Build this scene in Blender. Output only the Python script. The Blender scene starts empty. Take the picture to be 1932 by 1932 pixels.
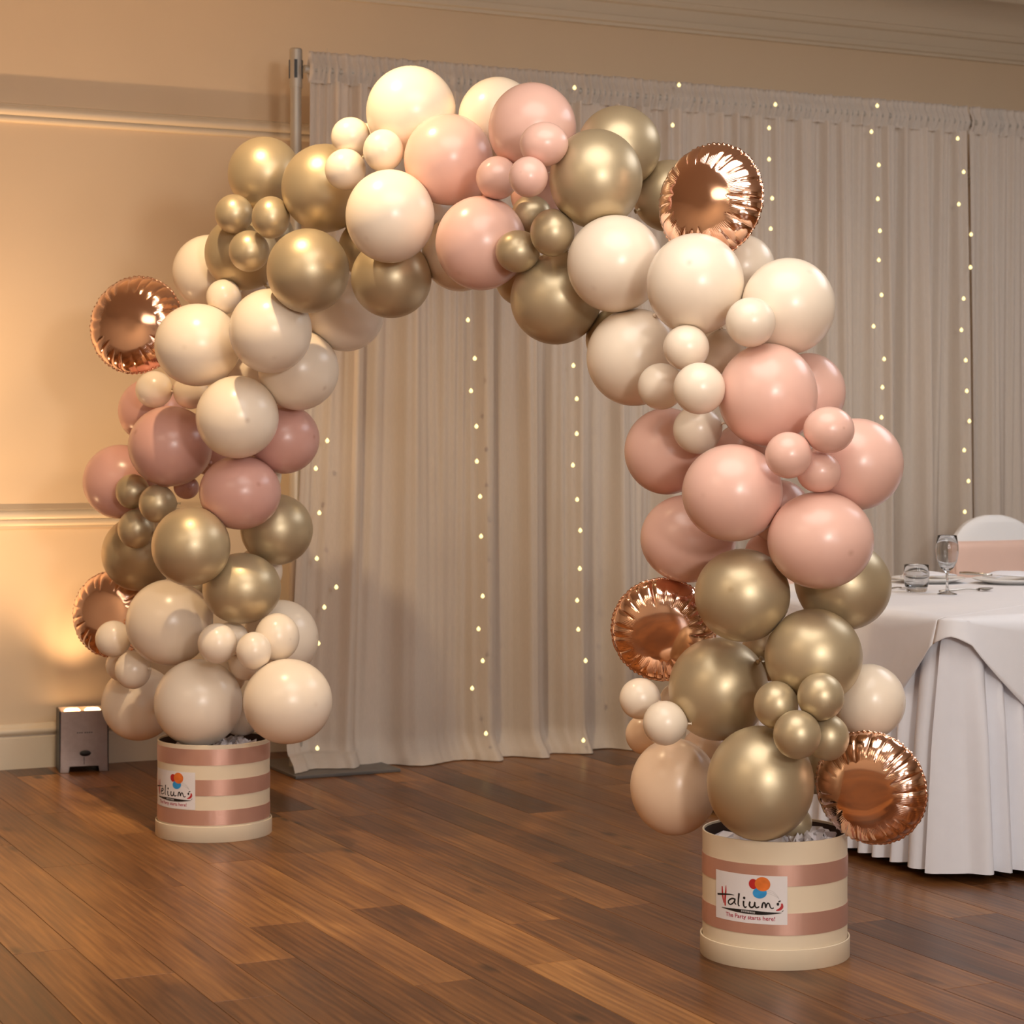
import bpy, bmesh, math, random
import numpy as np
from mathutils import Vector, Matrix
random.seed(7)
rng = np.random.default_rng(11)
SC = bpy.context.scene
COL = SC.collection

# ------------------------------------------------------------------ camera
YAW = math.atan(1916 / 4000)
EYE = 1.25
cam_d = bpy.data.cameras.new('camera')
cam_d.sensor_width = 36.0
cam_d.lens = 4000 / 1932 * 36
cam_d.shift_y = -133 / 1932
cam_d.clip_end = 60
cam_d.dof.use_dof = True
cam_d.dof.focus_distance = 5.5
cam_d.dof.aperture_fstop = 6.3
cam = bpy.data.objects.new('camera', cam_d)
cam.location = (0, 0, EYE)
cam.rotation_euler = (math.pi / 2, 0, -YAW)
COL.objects.link(cam)
SC.camera = cam
SC.cycles.use_light_tree = False
SC.cycles.max_bounces = 8; SC.cycles.diffuse_bounces = 4; SC.cycles.glossy_bounces = 4
SC.cycles.transmission_bounces = 8; SC.cycles.transparent_max_bounces = 6
S_, C_ = math.sin(YAW), math.cos(YAW)
RIGHT = Vector((C_, -S_, 0))          # camera-right on the floor
FWD = Vector((S_, C_, 0))

# ------------------------------------------------------------------ world, exposure, assumed room lamps and added lights
SC.view_settings.view_transform = 'Standard'
SC.view_settings.look = 'None'
SC.view_settings.gamma = 1.0
SC.view_settings.use_curve_mapping = False
SC.view_settings.exposure = -0.36
w = bpy.data.worlds.new('world'); SC.world = w
w.use_nodes = True
w.node_tree.nodes['Background'].inputs[0].default_value = (1.0, 0.93, 0.85, 1)
w.node_tree.nodes['Background'].inputs[1].default_value = 0.35

def area(name, loc, target, size, power, col, size_y=None, shape=None):
    l = bpy.data.lights.new(name, 'AREA')
    l.shape = shape or ('RECTANGLE' if size_y else 'DISK')
    l.size = size
    if size_y: l.size_y = size_y
    l.energy = power; l.color = col
    o = bpy.data.objects.new(name, l); COL.objects.link(o)
    o.location = loc
    o.rotation_euler = (Vector(target) - Vector(loc)).to_track_quat('-Z', 'Y').to_euler()
    return o

def spot(name, loc, target, power, col, angle, blend=0.5, radius=0.03):
    l = bpy.data.lights.new(name, 'SPOT')
    l.energy = power; l.color = col; l.spot_size = math.radians(angle); l.spot_blend = blend
    l.shadow_soft_size = radius
    o = bpy.data.objects.new(name, l); COL.objects.link(o)
    o.location = loc
    o.rotation_euler = (Vector(target) - Vector(loc)).to_track_quat('-Z', 'Y').to_euler()
    return o

NEUTRAL = (1.0, 0.93, 0.86)
WARM = (1.0, 0.72, 0.42)
AMBER = (1.0, 0.61, 0.31)
# added soft area lights at ceiling height, for bounced flash and ambient fill
area('ceiling_lamp_a', (1.9, 3.3, 3.28), (1.9, 3.3, 0), 2.4, 80, (1.0, 0.945, 0.88))
area('ceiling_lamp_b', (5.7, 4.7, 3.28), (5.7, 4.7, 0), 2.2, 66, (0.90, 0.93, 1.0))
area('ceiling_lamp_c', (-1.4, 3.0, 3.28), (-1.4, 3.0, 0), 2.2, 54, (1.0, 0.80, 0.58))
area('ceiling_lamp_d', (1.9, -1.8, 3.28), (1.9, -1.8, 0), 2.6, 120, NEUTRAL)
# added light aimed up to brighten the ceiling behind the photographer
area('ceiling_wash', (1.2, -1.6, 2.2), (1.6, 0.6, 3.3), 0.6, 150, NEUTRAL)
# daylight through two assumed, unseen windows behind the photographer
area('window_daylight_a', (-0.6, -4.93, 1.75), (-0.6, 0, 1.6), 1.5, 60, (0.95, 0.97, 1.0), 1.5)
area('window_daylight_b', (2.6, -4.93, 1.75), (2.6, 0, 1.6), 1.5, 60, (0.95, 0.97, 1.0), 1.5)
# assumed warm ceiling downlight, unseen, then an added warm spot to brighten the drape
spot('downlight_a', (1.6, 5.5, 3.27), (2.0, 6.3, 1.2), 190, WARM, 90, 0.6, 0.03)
spot('downlight_b', (4.6, 6.3, 3.27), (4.6, 6.5, 0), 40, WARM, 110, 0.7, 0.045)

# ------------------------------------------------------------------ materials
def mat(name):
    m = bpy.data.materials.new(name); m.use_nodes = True
    return m, m.node_tree.nodes, m.node_tree.links, m.node_tree.nodes['Principled BSDF']

def s2l(r, g, b):
    f = lambda c: (c / 12.92) if c <= 0.04045 else ((c + 0.055) / 1.055) ** 2.4
    return (f(r / 255), f(g / 255), f(b / 255), 1)

def simple(name, col, rough=0.5, metal=0.0, spec=0.5, var=0.06, scale=12.0, bump=0.0, bscale=120.0, coat=0.0):
    m, n, l, p = mat(name)
    p.inputs['Roughness'].default_value = rough
    p.inputs['Metallic'].default_value = metal
    p.inputs['Specular IOR Level'].default_value = spec
    p.inputs['Coat Weight'].default_value = coat
    tc = n.new('ShaderNodeTexCoord')
    nz = n.new('ShaderNodeTexNoise'); nz.inputs['Scale'].default_value = scale; nz.inputs['Detail'].default_value = 1
    l.new(tc.outputs['Object'], nz.inputs['Vector'])
    r = n.new('ShaderNodeMapRange')
    r.inputs[3].default_value = 1 - var; r.inputs[4].default_value = 1 + var
    l.new(nz.outputs[0], r.inputs[0])
    mx = n.new('ShaderNodeVectorMath'); mx.operation = 'SCALE'
    mx.inputs[0].default_value = col[:3]
    l.new(r.outputs[0], mx.inputs['Scale'])
    l.new(mx.outputs[0], p.inputs['Base Color'])
    if bump:
        nb = n.new('ShaderNodeTexNoise'); nb.inputs['Scale'].default_value = bscale; nb.inputs['Detail'].default_value = 3
        l.new(tc.outputs['Object'], nb.inputs['Vector'])
        b = n.new('ShaderNodeBump'); b.inputs['Strength'].default_value = bump; b.inputs['Distance'].default_value = 0.004
        l.new(nb.outputs[0], b.inputs['Height']); l.new(b.outputs[0], p.inputs['Normal'])
    return m

M = {}
M['wall'] = simple('wall_paint', (0.68, 0.535, 0.37), 0.75, var=0.025, scale=3)
M['ceiling'] = simple('ceiling_paint', (0.62, 0.54, 0.43), 0.8, var=0.02, scale=3)
M['trim'] = simple('trim_gloss_paint', (0.66, 0.57, 0.44), 0.35, var=0.02, scale=5)
M['brass'] = simple('gold_tube', (0.55, 0.38, 0.15), 0.35, 1.0)
M['steel'] = simple('brushed_steel', (0.30, 0.23, 0.20), 0.38, 0.9, var=0.1, scale=60)
M['alu'] = simple('aluminium_pole', (0.50, 0.46, 0.40), 0.55, 0.6)
M['base_plate'] = simple('grey_steel_plate', (0.14, 0.13, 0.12), 0.45, 0.3)
M['black'] = simple('black_plastic', (0.012, 0.011, 0.011), 0.4)
M['card'] = simple('cream_card', s2l(224, 207, 180)[:3], 0.5, var=0.02)
M['card_in'] = simple('dark_card_lining', s2l(70, 48, 36)[:3], 0.7)
M['tissue'] = simple('tissue_paper', (0.72, 0.66, 0.66), 0.6, bump=0.2, bscale=60)
M['label'] = simple('white_gloss_label', (0.74, 0.70, 0.70), 0.35, var=0.01)
M['pr_black'] = simple('print_black', (0.012, 0.01, 0.01), 0.4)
M['pr_red'] = simple('print_red', (0.45, 0.018, 0.02), 0.4)
M['pr_crimson'] = simple('print_crimson', (0.40, 0.012, 0.05), 0.4)
M['pr_orange'] = simple('print_orange', (0.70, 0.17, 0.03), 0.4, var=0.25, scale=60)
M['pr_blue'] = simple('print_blue', (0.03, 0.28, 0.62), 0.4, var=0.25, scale=60)
M['pr_grey'] = simple('print_grey', (0.5, 0.48, 0.48), 0.4)
M['linen'] = simple('white_linen', (0.80, 0.80, 0.845), 0.8, var=0.02, scale=30)
M['linen2'] = simple('white_overlay_linen', (0.78, 0.77, 0.79), 0.75, var=0.02, scale=30)
M['chair_white'] = simple('white_stretch_cover', (0.80, 0.79, 0.78), 0.7, var=0.015)
M['sash'] = simple('pale_pink_sash', s2l(226, 192, 176)[:3], 0.55, var=0.03)
M['china'] = simple('white_china', (0.82, 0.80, 0.77), 0.15, var=0.01)
M['cutlery'] = simple('polished_steel', (0.55, 0.52, 0.47), 0.15, 1.0)
M['table'] = simple('plywood_table', (0.30, 0.19, 0.10), 0.6)
M['wire'] = simple('clear_wire', (0.60, 0.53, 0.45), 0.6)
M['subfloor'] = simple('dark_subfloor', (0.02, 0.012, 0.007), 0.9)
M['frame_white'] = simple('window_frame_paint', (0.7, 0.66, 0.6), 0.4)

def ribbon_mat():
    m, n, l, p = mat('rose_gold_satin_ribbon')
    p.inputs['Base Color'].default_value = s2l(214, 168, 150)
    p.inputs['Metallic'].default_value = 0.55
    p.inputs['Roughness'].default_value = 0.36
    tc = n.new('ShaderNodeTexCoord'); mp = n.new('ShaderNodeMapping'); mp.inputs['Scale'].default_value = (9, 9, 3)
    nz = n.new('ShaderNodeTexNoise'); nz.inputs['Scale'].default_value = 3
    b = n.new('ShaderNodeBump'); b.inputs['Strength'].default_value = 0.12; b.inputs['Distance'].default_value = 0.01
    l.new(tc.outputs['Object'], mp.inputs[0]); l.new(mp.outputs[0], nz.inputs['Vector'])
    l.new(nz.outputs[0], b.inputs['Height']); l.new(b.outputs[0], p.inputs['Normal'])
    return m
M['ribbon'] = ribbon_mat()

def latex(name, col, pearl=False):
    """balloon skin: the latex is a touch denser (darker) at the crown dot, read from the mesh's own 'crown' attribute"""
    m, n, l, p = mat(name)
    at = n.new('ShaderNodeAttribute'); at.attribute_name = 'crown'
    mix = n.new('ShaderNodeMix'); mix.data_type = 'RGBA'
    mix.inputs[6].default_value = (*col, 1)
    mix.inputs[7].default_value = (col[0] * .62, col[1] * .5, col[2] * .42, 1)
    l.new(at.outputs['Fac'], mix.inputs[0])
    l.new(mix.outputs[2], p.inputs['Base Color'])
    if pearl:
        p.inputs['Metallic'].default_value = 0.55
        p.inputs['Roughness'].default_value = 0.40
        p.inputs['Specular IOR Level'].default_value = 0.5
        p.inputs['Coat Weight'].default_value = 0.08
        p.inputs['Coat Roughness'].default_value = 0.12
    else:
        p.inputs['Roughness'].default_value = 0.27
        p.inputs['Specular IOR Level'].default_value = 0.5
    return m
M['cream'] = latex('cream_latex', (0.88, 0.755, 0.605))
M['peach'] = latex('peach_latex', (0.84, 0.62, 0.44))
M['pink'] = latex('pink_latex', (0.80, 0.50, 0.41))
M['rose'] = latex('dusty_pink_latex', (0.66, 0.37, 0.31))
M['gold'] = latex('pearl_gold_latex', (0.55, 0.445, 0.28), True)

def foil_mat():
    m, n, l, p = mat('rose_gold_foil')
    p.inputs['Base Color'].default_value = (0.95, 0.63, 0.48, 1)
    p.inputs['Metallic'].default_value = 1.0
    p.inputs['Roughness'].default_value = 0.10
    tc = n.new('ShaderNodeTexCoord')
    nz = n.new('ShaderNodeTexNoise'); nz.inputs['Scale'].default_value = 9; nz.inputs['Detail'].default_value = 2
    b = n.new('ShaderNodeBump'); b.inputs['Strength'].default_value = 0.06; b.inputs['Distance'].default_value = 0.02
    l.new(tc.outputs['Object'], nz.inputs['Vector']); l.new(nz.outputs[0], b.inputs['Height']); l.new(b.outputs[0], p.inputs['Normal'])
    return m
M['foil'] = foil_mat()

def sheer():
    m, n, l, p = mat('sheer_voile')
    out = n['Material Output']
    p.inputs['Base Color'].default_value = (0.76, 0.68, 0.595, 1)
    p.inputs['Roughness'].default_value = 0.85
    p.inputs['Specular IOR Level'].default_value = 0.1
    tr = n.new('ShaderNodeBsdfTranslucent'); tr.inputs[0].default_value = (0.78, 0.67, 0.56, 1)
    tp = n.new('ShaderNodeBsdfTransparent')
    m1 = n.new('ShaderNodeMixShader'); m1.inputs[0].default_value = 0.25
    m2 = n.new('ShaderNodeMixShader')
    tc = n.new('ShaderNodeTexCoord'); mp = n.new('ShaderNodeMapping'); mp.inputs['Scale'].default_value = (60, 60, 8)
    nz = n.new('ShaderNodeTexNoise'); nz.inputs['Scale'].default_value = 5
    r = n.new('ShaderNodeMapRange'); r.inputs[3].default_value = 0.02; r.inputs[4].default_value = 0.14
    l.new(tc.outputs['Object'], mp.inputs[0]); l.new(mp.outputs[0], nz.inputs['Vector']); l.new(nz.outputs[0], r.inputs[0])
    l.new(r.outputs[0], m2.inputs[0])
    l.new(p.outputs[0], m1.inputs[1]); l.new(tr.outputs[0], m1.inputs[2])
    l.new(m1.outputs[0], m2.inputs[1]); l.new(tp.outputs[0], m2.inputs[2])
    l.new(m2.outputs[0], out.inputs[0])
    return m
M['voile'] = sheer()

def glow(name, col, strength):
    m, n, l, p = mat(name)
    p.inputs['Base Color'].default_value = (*col, 1)
    p.inputs['Emission Color'].default_value = (*col, 1)
    p.inputs['Emission Strength'].default_value = strength
    m.cycles.emission_sampling = 'NONE'      # tiny lamps: found by the paths themselves
    return m
M['bulb'] = glow('warm_led', (1.0, 0.80, 0.34), 2.4)
M['lamp'] = glow('warm_lamp_lens', (1.0, 0.62, 0.30), 9.0)

def glass():
    m, n, l, p = mat('clear_glass')
    p.inputs['Transmission Weight'].default_value = 1.0
    p.inputs['Roughness'].default_value = 0.0
    p.inputs['IOR'].default_value = 1.45
    return m
M['glass'] = glass()

def wood():
    m, n, l, p = mat('oiled_floor_boards')
    tone = n.new('ShaderNodeAttribute'); tone.attribute_name = 'tone'
    seed = n.new('ShaderNodeAttribute'); seed.attribute_name = 'seed'
    tc = n.new('ShaderNodeTexCoord')
    off = n.new('ShaderNodeCombineXYZ')
    k = n.new('ShaderNodeMath'); k.operation = 'MULTIPLY'; k.inputs[1].default_value = 37.0
    l.new(seed.outputs['Fac'], k.inputs[0]); l.new(k.outputs[0], off.inputs[0]); l.new(k.outputs[0], off.inputs[1])
    add = n.new('ShaderNodeVectorMath'); add.operation = 'ADD'
    l.new(tc.outputs['Object'], add.inputs[0]); l.new(off.outputs[0], add.inputs[1])
    def stretched(sx, sy, scale, detail, dist=0.0):
        mp = n.new('ShaderNodeMapping'); mp.inputs['Scale'].default_value = (sx, sy, 1)
        l.new(add.outputs[0], mp.inputs[0])
        t = n.new('ShaderNodeTexNoise'); t.inputs['Scale'].default_value = scale; t.inputs['Detail'].default_value = detail
        t.inputs['Distortion'].default_value = dist
        l.new(mp.outputs[0], t.inputs['Vector'])
        return t.outputs[0]
    big = stretched(5, 1.1, 1.6, 3, 0.5)
    fine = stretched(60, 2.0, 2.0, 5, 0.0)
    # cathedral grain
    mpw = n.new('ShaderNodeMapping'); mpw.inputs['Scale'].default_value = (9, 0.9, 1); l.new(add.outputs[0], mpw.inputs[0])
    wv = n.new('ShaderNodeTexWave'); wv.wave_type = 'BANDS'; wv.bands_direction = 'X'
    wv.inputs['Scale'].default_value = 1.6; wv.inputs['Distortion'].default_value = 9; wv.inputs['Detail'].default_value = 3; wv.inputs['Detail Scale'].default_value = 0.7
    l.new(mpw.outputs[0], wv.inputs['Vector'])
    # knots
    mpk = n.new('ShaderNodeMapping'); mpk.inputs['Scale'].default_value = (7, 2.6, 1); l.new(add.outputs[0], mpk.inputs[0])
    vo = n.new('ShaderNodeTexVoronoi'); vo.inputs['Scale'].default_value = 1.0
    l.new(mpk.outputs[0], vo.inputs['Vector'])
    kn = n.new('ShaderNodeMapRange'); kn.inputs[1].default_value = 0.04; kn.inputs[2].default_value = 0.17; kn.inputs[3].default_value = 0.25; kn.inputs[4].default_value = 1.0
    l.new(vo.outputs['Distance'], kn.inputs[0])
    # board tone plus grain -> colour
    med = stretched(20, 1.0, 2.2, 4, 0.25)
    def plus(base, src, k):
        m_ = n.new('ShaderNodeMath'); m_.operation = 'MULTIPLY_ADD'; m_.inputs[1].default_value = k
        l.new(src, m_.inputs[0])
        c_ = n.new('ShaderNodeMath'); c_.operation = 'SUBTRACT'; c_.inputs[1].default_value = k * .5
        l.new(base, c_.inputs[0]); l.new(c_.outputs[0], m_.inputs[2])
        return m_.outputs[0]
    val = plus(tone.outputs['Fac'], big, .75)
    val = plus(val, med, .55)
    val = plus(val, fine, .45)
    val = plus(val, wv.outputs['Fac'], .12)
    cr = n.new('ShaderNodeValToRGB'); e = cr.color_ramp.elements
    e[0].position = 0.0; e[0].color = (0.036, 0.013, 0.005, 1)
    e[1].position = 1.0; e[1].color = (0.46, 0.215, 0.066, 1)
    for pos, c in ((0.3, (0.098, 0.036, 0.0115, 1)), (0.55, (0.190, 0.075, 0.0225, 1)), (0.78, (0.305, 0.132, 0.039, 1))):
        x = e.new(pos); x.color = c
    l.new(val, cr.inputs[0])
    mm = n.new('ShaderNodeVectorMath'); mm.operation = 'SCALE'
    l.new(cr.outputs[0], mm.inputs[0]); l.new(kn.outputs[0], mm.inputs['Scale'])
    l.new(mm.outputs[0], p.inputs['Base Color'])
    rr = n.new('ShaderNodeMapRange'); rr.inputs[3].default_value = 0.24; rr.inputs[4].default_value = 0.38
    l.new(big, rr.inputs[0]); l.new(rr.outputs[0], p.inputs['Roughness'])
    p.inputs['Specular IOR Level'].default_value = 0.25
    b = n.new('ShaderNodeBump'); b.inputs['Strength'].default_value = 0.06; b.inputs['Distance'].default_value = 0.003
    l.new(fine, b.inputs['Height']); l.new(b.outputs[0], p.inputs['Normal'])
    return m
M['wood'] = wood()

# ------------------------------------------------------------------ mesh helpers
class MB:
    def __init__(s): s.v = []; s.f = []
    def add(s, vs, fs):
        o = len(s.v); s.v += [tuple(v) for v in vs]; s.f += [tuple(i + o for i in f) for f in fs]
    def box(s, x0, x1, y0, y1, z0, z1, rot=None, org=(0, 0, 0)):
        vs = [Vector((x, y, z)) for z in (z0, z1) for x, y in ((x0, y0), (x1, y0), (x1, y1), (x0, y1))]
        if rot is not None: vs = [rot @ v for v in vs]
        vs = [v + Vector(org) for v in vs]
        s.add(vs, [(3, 2, 1, 0), (4, 5, 6, 7), (0, 1, 5, 4), (1, 2, 6, 5), (2, 3, 7, 6), (3, 0, 4, 7)])
    def lathe(s, prof, seg=48, org=(0, 0, 0)):
        """prof: list of (r, z); r == 0 closes"""
        base = len(s.v); rings = []
        for r, z in prof:
            if r < 1e-6:
                s.v.append((org[0], org[1], org[2] + z)); rings.append([len(s.v) - 1])
            else:
                ids = []
                for k in range(seg):
                    a = 2 * math.pi * k / seg
                    s.v.append((org[0] + r * math.cos(a), org[1] + r * math.sin(a), org[2] + z)); ids.append(len(s.v) - 1)
                rings.append(ids)
        for A, B in zip(rings, rings[1:]):
            for k in range(seg):
                k2 = (k + 1) % seg
                if len(A) == 1 and len(B) == 1: continue
                if len(A) == 1: s.f.append((A[0], B[k2], B[k]))
                elif len(B) == 1: s.f.append((A[k], A[k2], B[0]))
                else: s.f.append((A[k], A[k2], B[k2], B[k]))
    def tube(s, pts, r, seg=8, closed=False):
        pts = [Vector(p) for p in pts]; n = len(pts); rings = []
        up = Vector((0.123, 0.345, 0.9)).normalized()
        for i, p in enumerate(pts):
            a = pts[i - 1] if i > 0 else pts[i]; b = pts[i + 1] if i < n - 1 else pts[i]
            t = (b - a).normalized(); u = t.cross(up)
            if u.length < 1e-4: u = t.cross(Vector((1, 0, 0)))
            u.normalize(); w_ = t.cross(u)
            rr = r[i] if isinstance(r, (list, tuple)) else r
            ids = []
            for k in range(seg):
                an = 2 * math.pi * k / seg
                s.v.append(tuple(p + u * (rr * math.cos(an)) + w_ * (rr * math.sin(an)))); ids.append(len(s.v) - 1)
            rings.append(ids)
        for A, B in zip(rings, rings[1:]):
            for k in range(seg):
                k2 = (k + 1) % seg
                s.f.append((A[k], A[k2], B[k2], B[k]))
        s.f.append(tuple(rings[0][::-1])); s.f.append(tuple(rings[-1]))
    def grid(s, P):
        """P: array (rows, cols, 3)"""
        R, Cc = P.shape[:2]; o = len(s.v)
        s.v += [tuple(x) for x in P.reshape(-1, 3).tolist()]
        for i in range(R - 1):
            for j in range(Cc - 1):
                a = o + i * Cc + j
                s.f.append((a, a + 1, a + Cc + 1, a + Cc))
    def sweep_x(s, prof, x0, x1, wall_y):
        """profile (offset from wall, z) swept along X in front of the wall at wall_y"""
        o = len(s.v); n = len(prof)
        for x in (x0, x1):
            for p, z in prof: s.v.append((x, wall_y - p, z))
        for i in range(n - 1): s.f.append((o + i, o + i + 1, o + n + i + 1, o + n + i))
        s.f.append(tuple(range(o, o + n))[::-1]); s.f.append(tuple(range(o + n, o + 2 * n)))
    def mesh(s, name, smooth=False, angle=None):
        me = bpy.data.meshes.new(name); me.from_pydata(s.v, [], s.f); me.update()
        bm = bmesh.new(); bm.from_mesh(me); bmesh.ops.recalc_face_normals(bm, faces=bm.faces)
        bm.to_mesh(me); bm.free()
        if smooth:
            me.shade_smooth()
            if angle: me.set_sharp_from_angle(angle=math.radians(angle))
        return me
    def build(s, name, m, parent=None, smooth=False, angle=None, loc=None):
        me = s.mesh(name, smooth, angle); me.materials.append(m if not isinstance(m, str) else M[m])
        return link(name, me, parent, loc)

def link(name, me, parent=None, loc=None):
    o = bpy.data.objects.new(name, me); COL.objects.link(o)
    if loc is not None: o.location = loc
    if parent is not None: o.parent = parent
    return o

def thing(name, label, cat, loc=(0, 0, 0), rz=0.0, group=None):
    o = bpy.data.objects.new(name, None); COL.objects.link(o)
    o.empty_display_size = 0.1
    o.location = loc; o.rotation_euler = (0, 0, rz)
    return tag(o, label, cat, group)

def tag(o, label, cat, group=None):
    o['label'] = label; o['category'] = cat
    if group: o['group'] = group
    return o

def structure(o, label=None, cat=None):
    o['kind'] = 'structure'
    if label: o['label'] = label
    if cat: o['category'] = cat
    return o

def bevel(o, width, seg=2):
    md = o.modifiers.new('bevel', 'BEVEL'); md.width = width; md.segments = seg; md.limit_method = 'ANGLE'

# ------------------------------------------------------------------ room shell
X0, X1, Y0, YW, ZC = -3.0, 9.4, -5.0, 8.13, 3.32
def wallbox(name, label, *b):
    mb = MB(); mb.box(*b)
    return structure(mb.build(name, 'wall'), label, 'wall')
wallbox('wall_back', 'cream painted wall behind the sheer drape, lit amber by the uplight', X0, X1, YW, YW + 0.15, -0.05, ZC)
wallbox('wall_left', 'plain cream side wall', X0 - 0.15, X0, Y0, YW, -0.05, ZC)
wallbox('wall_right', 'plain cream side wall beyond the table', X1, X1 + 0.15, Y0, YW, -0.05, ZC)
# rear wall with two assumed, unseen window openings
mb = MB()
wins = [(-1.4, 0.2), (1.8, 3.4)]
xs = [X0] + [v for wv_ in wins for v in wv_] + [X1]
for i in range(0, len(xs), 2): mb.box(xs[i], xs[i + 1], Y0 - 0.15, Y0, -0.05, ZC)
for a_, b_ in wins:
    mb.box(a_, b_, Y0 - 0.15, Y0, -0.05, 1.0); mb.box(a_, b_, Y0 - 0.15, Y0, 2.5, ZC)
structure(mb.build('wall_front', 'wall'), 'cream wall with two windows behind the dance floor', 'wall')
for i, (a_, b_) in enumerate(wins):
    t = structure(thing('window_%d' % (i + 1), 'white framed window in the rear wall', 'window', ((a_ + b_) / 2, Y0, 1.0)))
    hw = (b_ - a_) / 2
    fr = MB()
    for x in (-hw, -0.025, hw - 0.05): fr.box(x, x + 0.05, -0.1, -0.02, 0, 1.5)
    fr.box(-hw, hw, -0.1, -0.02, 0, 0.05); fr.box(-hw, hw, -0.1, -0.02, 1.45, 1.5); fr.box(-hw, hw, -0.1, -0.02, 0.73, 0.77)
    fr.build('window_frame', 'frame_white', t)
mb = MB(); mb.box(X0 - .15, X1 + .15, Y0 - .15, YW + .15, ZC, ZC + 0.1)
structure(mb.build('ceiling', 'ceiling'), 'plain pale ceiling above the cornice', 'ceiling')

def trim(name, prof, label, wy=YW):
    mb = MB(); mb.sweep_x(prof, X0, X1, wy)
    return structure(mb.build(name, 'trim', smooth=True, angle=28), label, 'trim')
def arc(cx, cz, r, a0, a1, n):
    return [(cx + r * math.cos(math.radians(a0 + (a1 - a0) * i / n)), cz + r * math.sin(math.radians(a0 + (a1 - a0) * i / n))) for i in range(n + 1)]
trim('baseboard_back', [(0, 0), (.022, 0), (.022, .118), (.018, .122), (.018, .128), (.026, .131)] + arc(.014, .143, .014, -60, 80, 6) + [(.012, .160), (.006, .168), (0, .170)],
     'cream moulded skirting board along the wall foot behind the uplight')
trim('trim_1', [(0, .918), (.008, .918), (.008, .930)] + arc(.010, .940, .014, -70, 70, 6) + [(.012, .957)] + arc(.014, .968, .017, -70, 80, 6) + [(.020, .989), (0, .992)],
     'cream moulded chair rail catching the uplight')
trim('trim_2', [(0, 2.468), (.010, 2.468)] + arc(.012, 2.482, .014, -70, 70, 6) + [(.014, 2.498)] + arc(.018, 2.513, .020, -75, 75, 6) + [(.024, 2.535), (0, 2.542)],
     'cream moulded picture rail high on the wall beside the drape pole')
trim('trim_3', [(0, 3.055), (.022, 3.055), (.022, 3.068), (.034, 3.074), (.034, 3.098), (.030, 3.104), (.030, 3.150), (.044, 3.156), (.050, 3.168), (.050, 3.178)]
     + [(.055 + .14 * (1 - math.cos(t_)), 3.18 + .115 * math.sin(t_)) for t_ in [math.pi / 2 * i / 8 for i in range(9)]] + [(.215, 3.296), (.215, ZC), (0, ZC)],
     'cream stepped cornice running under the ceiling')

# ------------------------------------------------------------------ floor of planks
PW = 0.1535
mb = MB(); mb.box(X0, X1, Y0, YW, -0.10, -0.014)
floor = structure(mb.build('floor', 'subfloor'), 'brown oiled timber plank floor', 'floor')
def plank_geo(mb, x0, x1, y0, y1, tone, seed, T, Sd):
    c = 0.0008; g = 0.0006
    x0 += g; x1 -= g; y0 += g; y1 -= g
    vs = [(x0, y0, -.014), (x1, y0, -.014), (x1, y1, -.014), (x0, y1, -.014),
          (x0, y0, -c), (x1, y0, -c), (x1, y1, -c), (x0, y1, -c),
          (x0 + c, y0 + c, 0), (x1 - c, y0 + c, 0), (x1 - c, y1 - c, 0), (x0 + c, y1 - c, 0)]
    fs = [(0, 1, 5, 4), (1, 2, 6, 5), (2, 3, 7, 6), (3, 0, 4, 7), (4, 5, 9, 8), (5, 6, 10, 9), (6, 7, 11, 10), (7, 4, 8, 11), (8, 9, 10, 11)]
    mb.add(vs, fs); T += [tone] * 12; Sd += [seed] * 12
def attrs(me, **kw):
    for k, v in kw.items():
        a = me.attributes.new(k, 'FLOAT', 'POINT'); a.data.foreach_set('value', np.asarray(v, dtype=np.float32))
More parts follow.
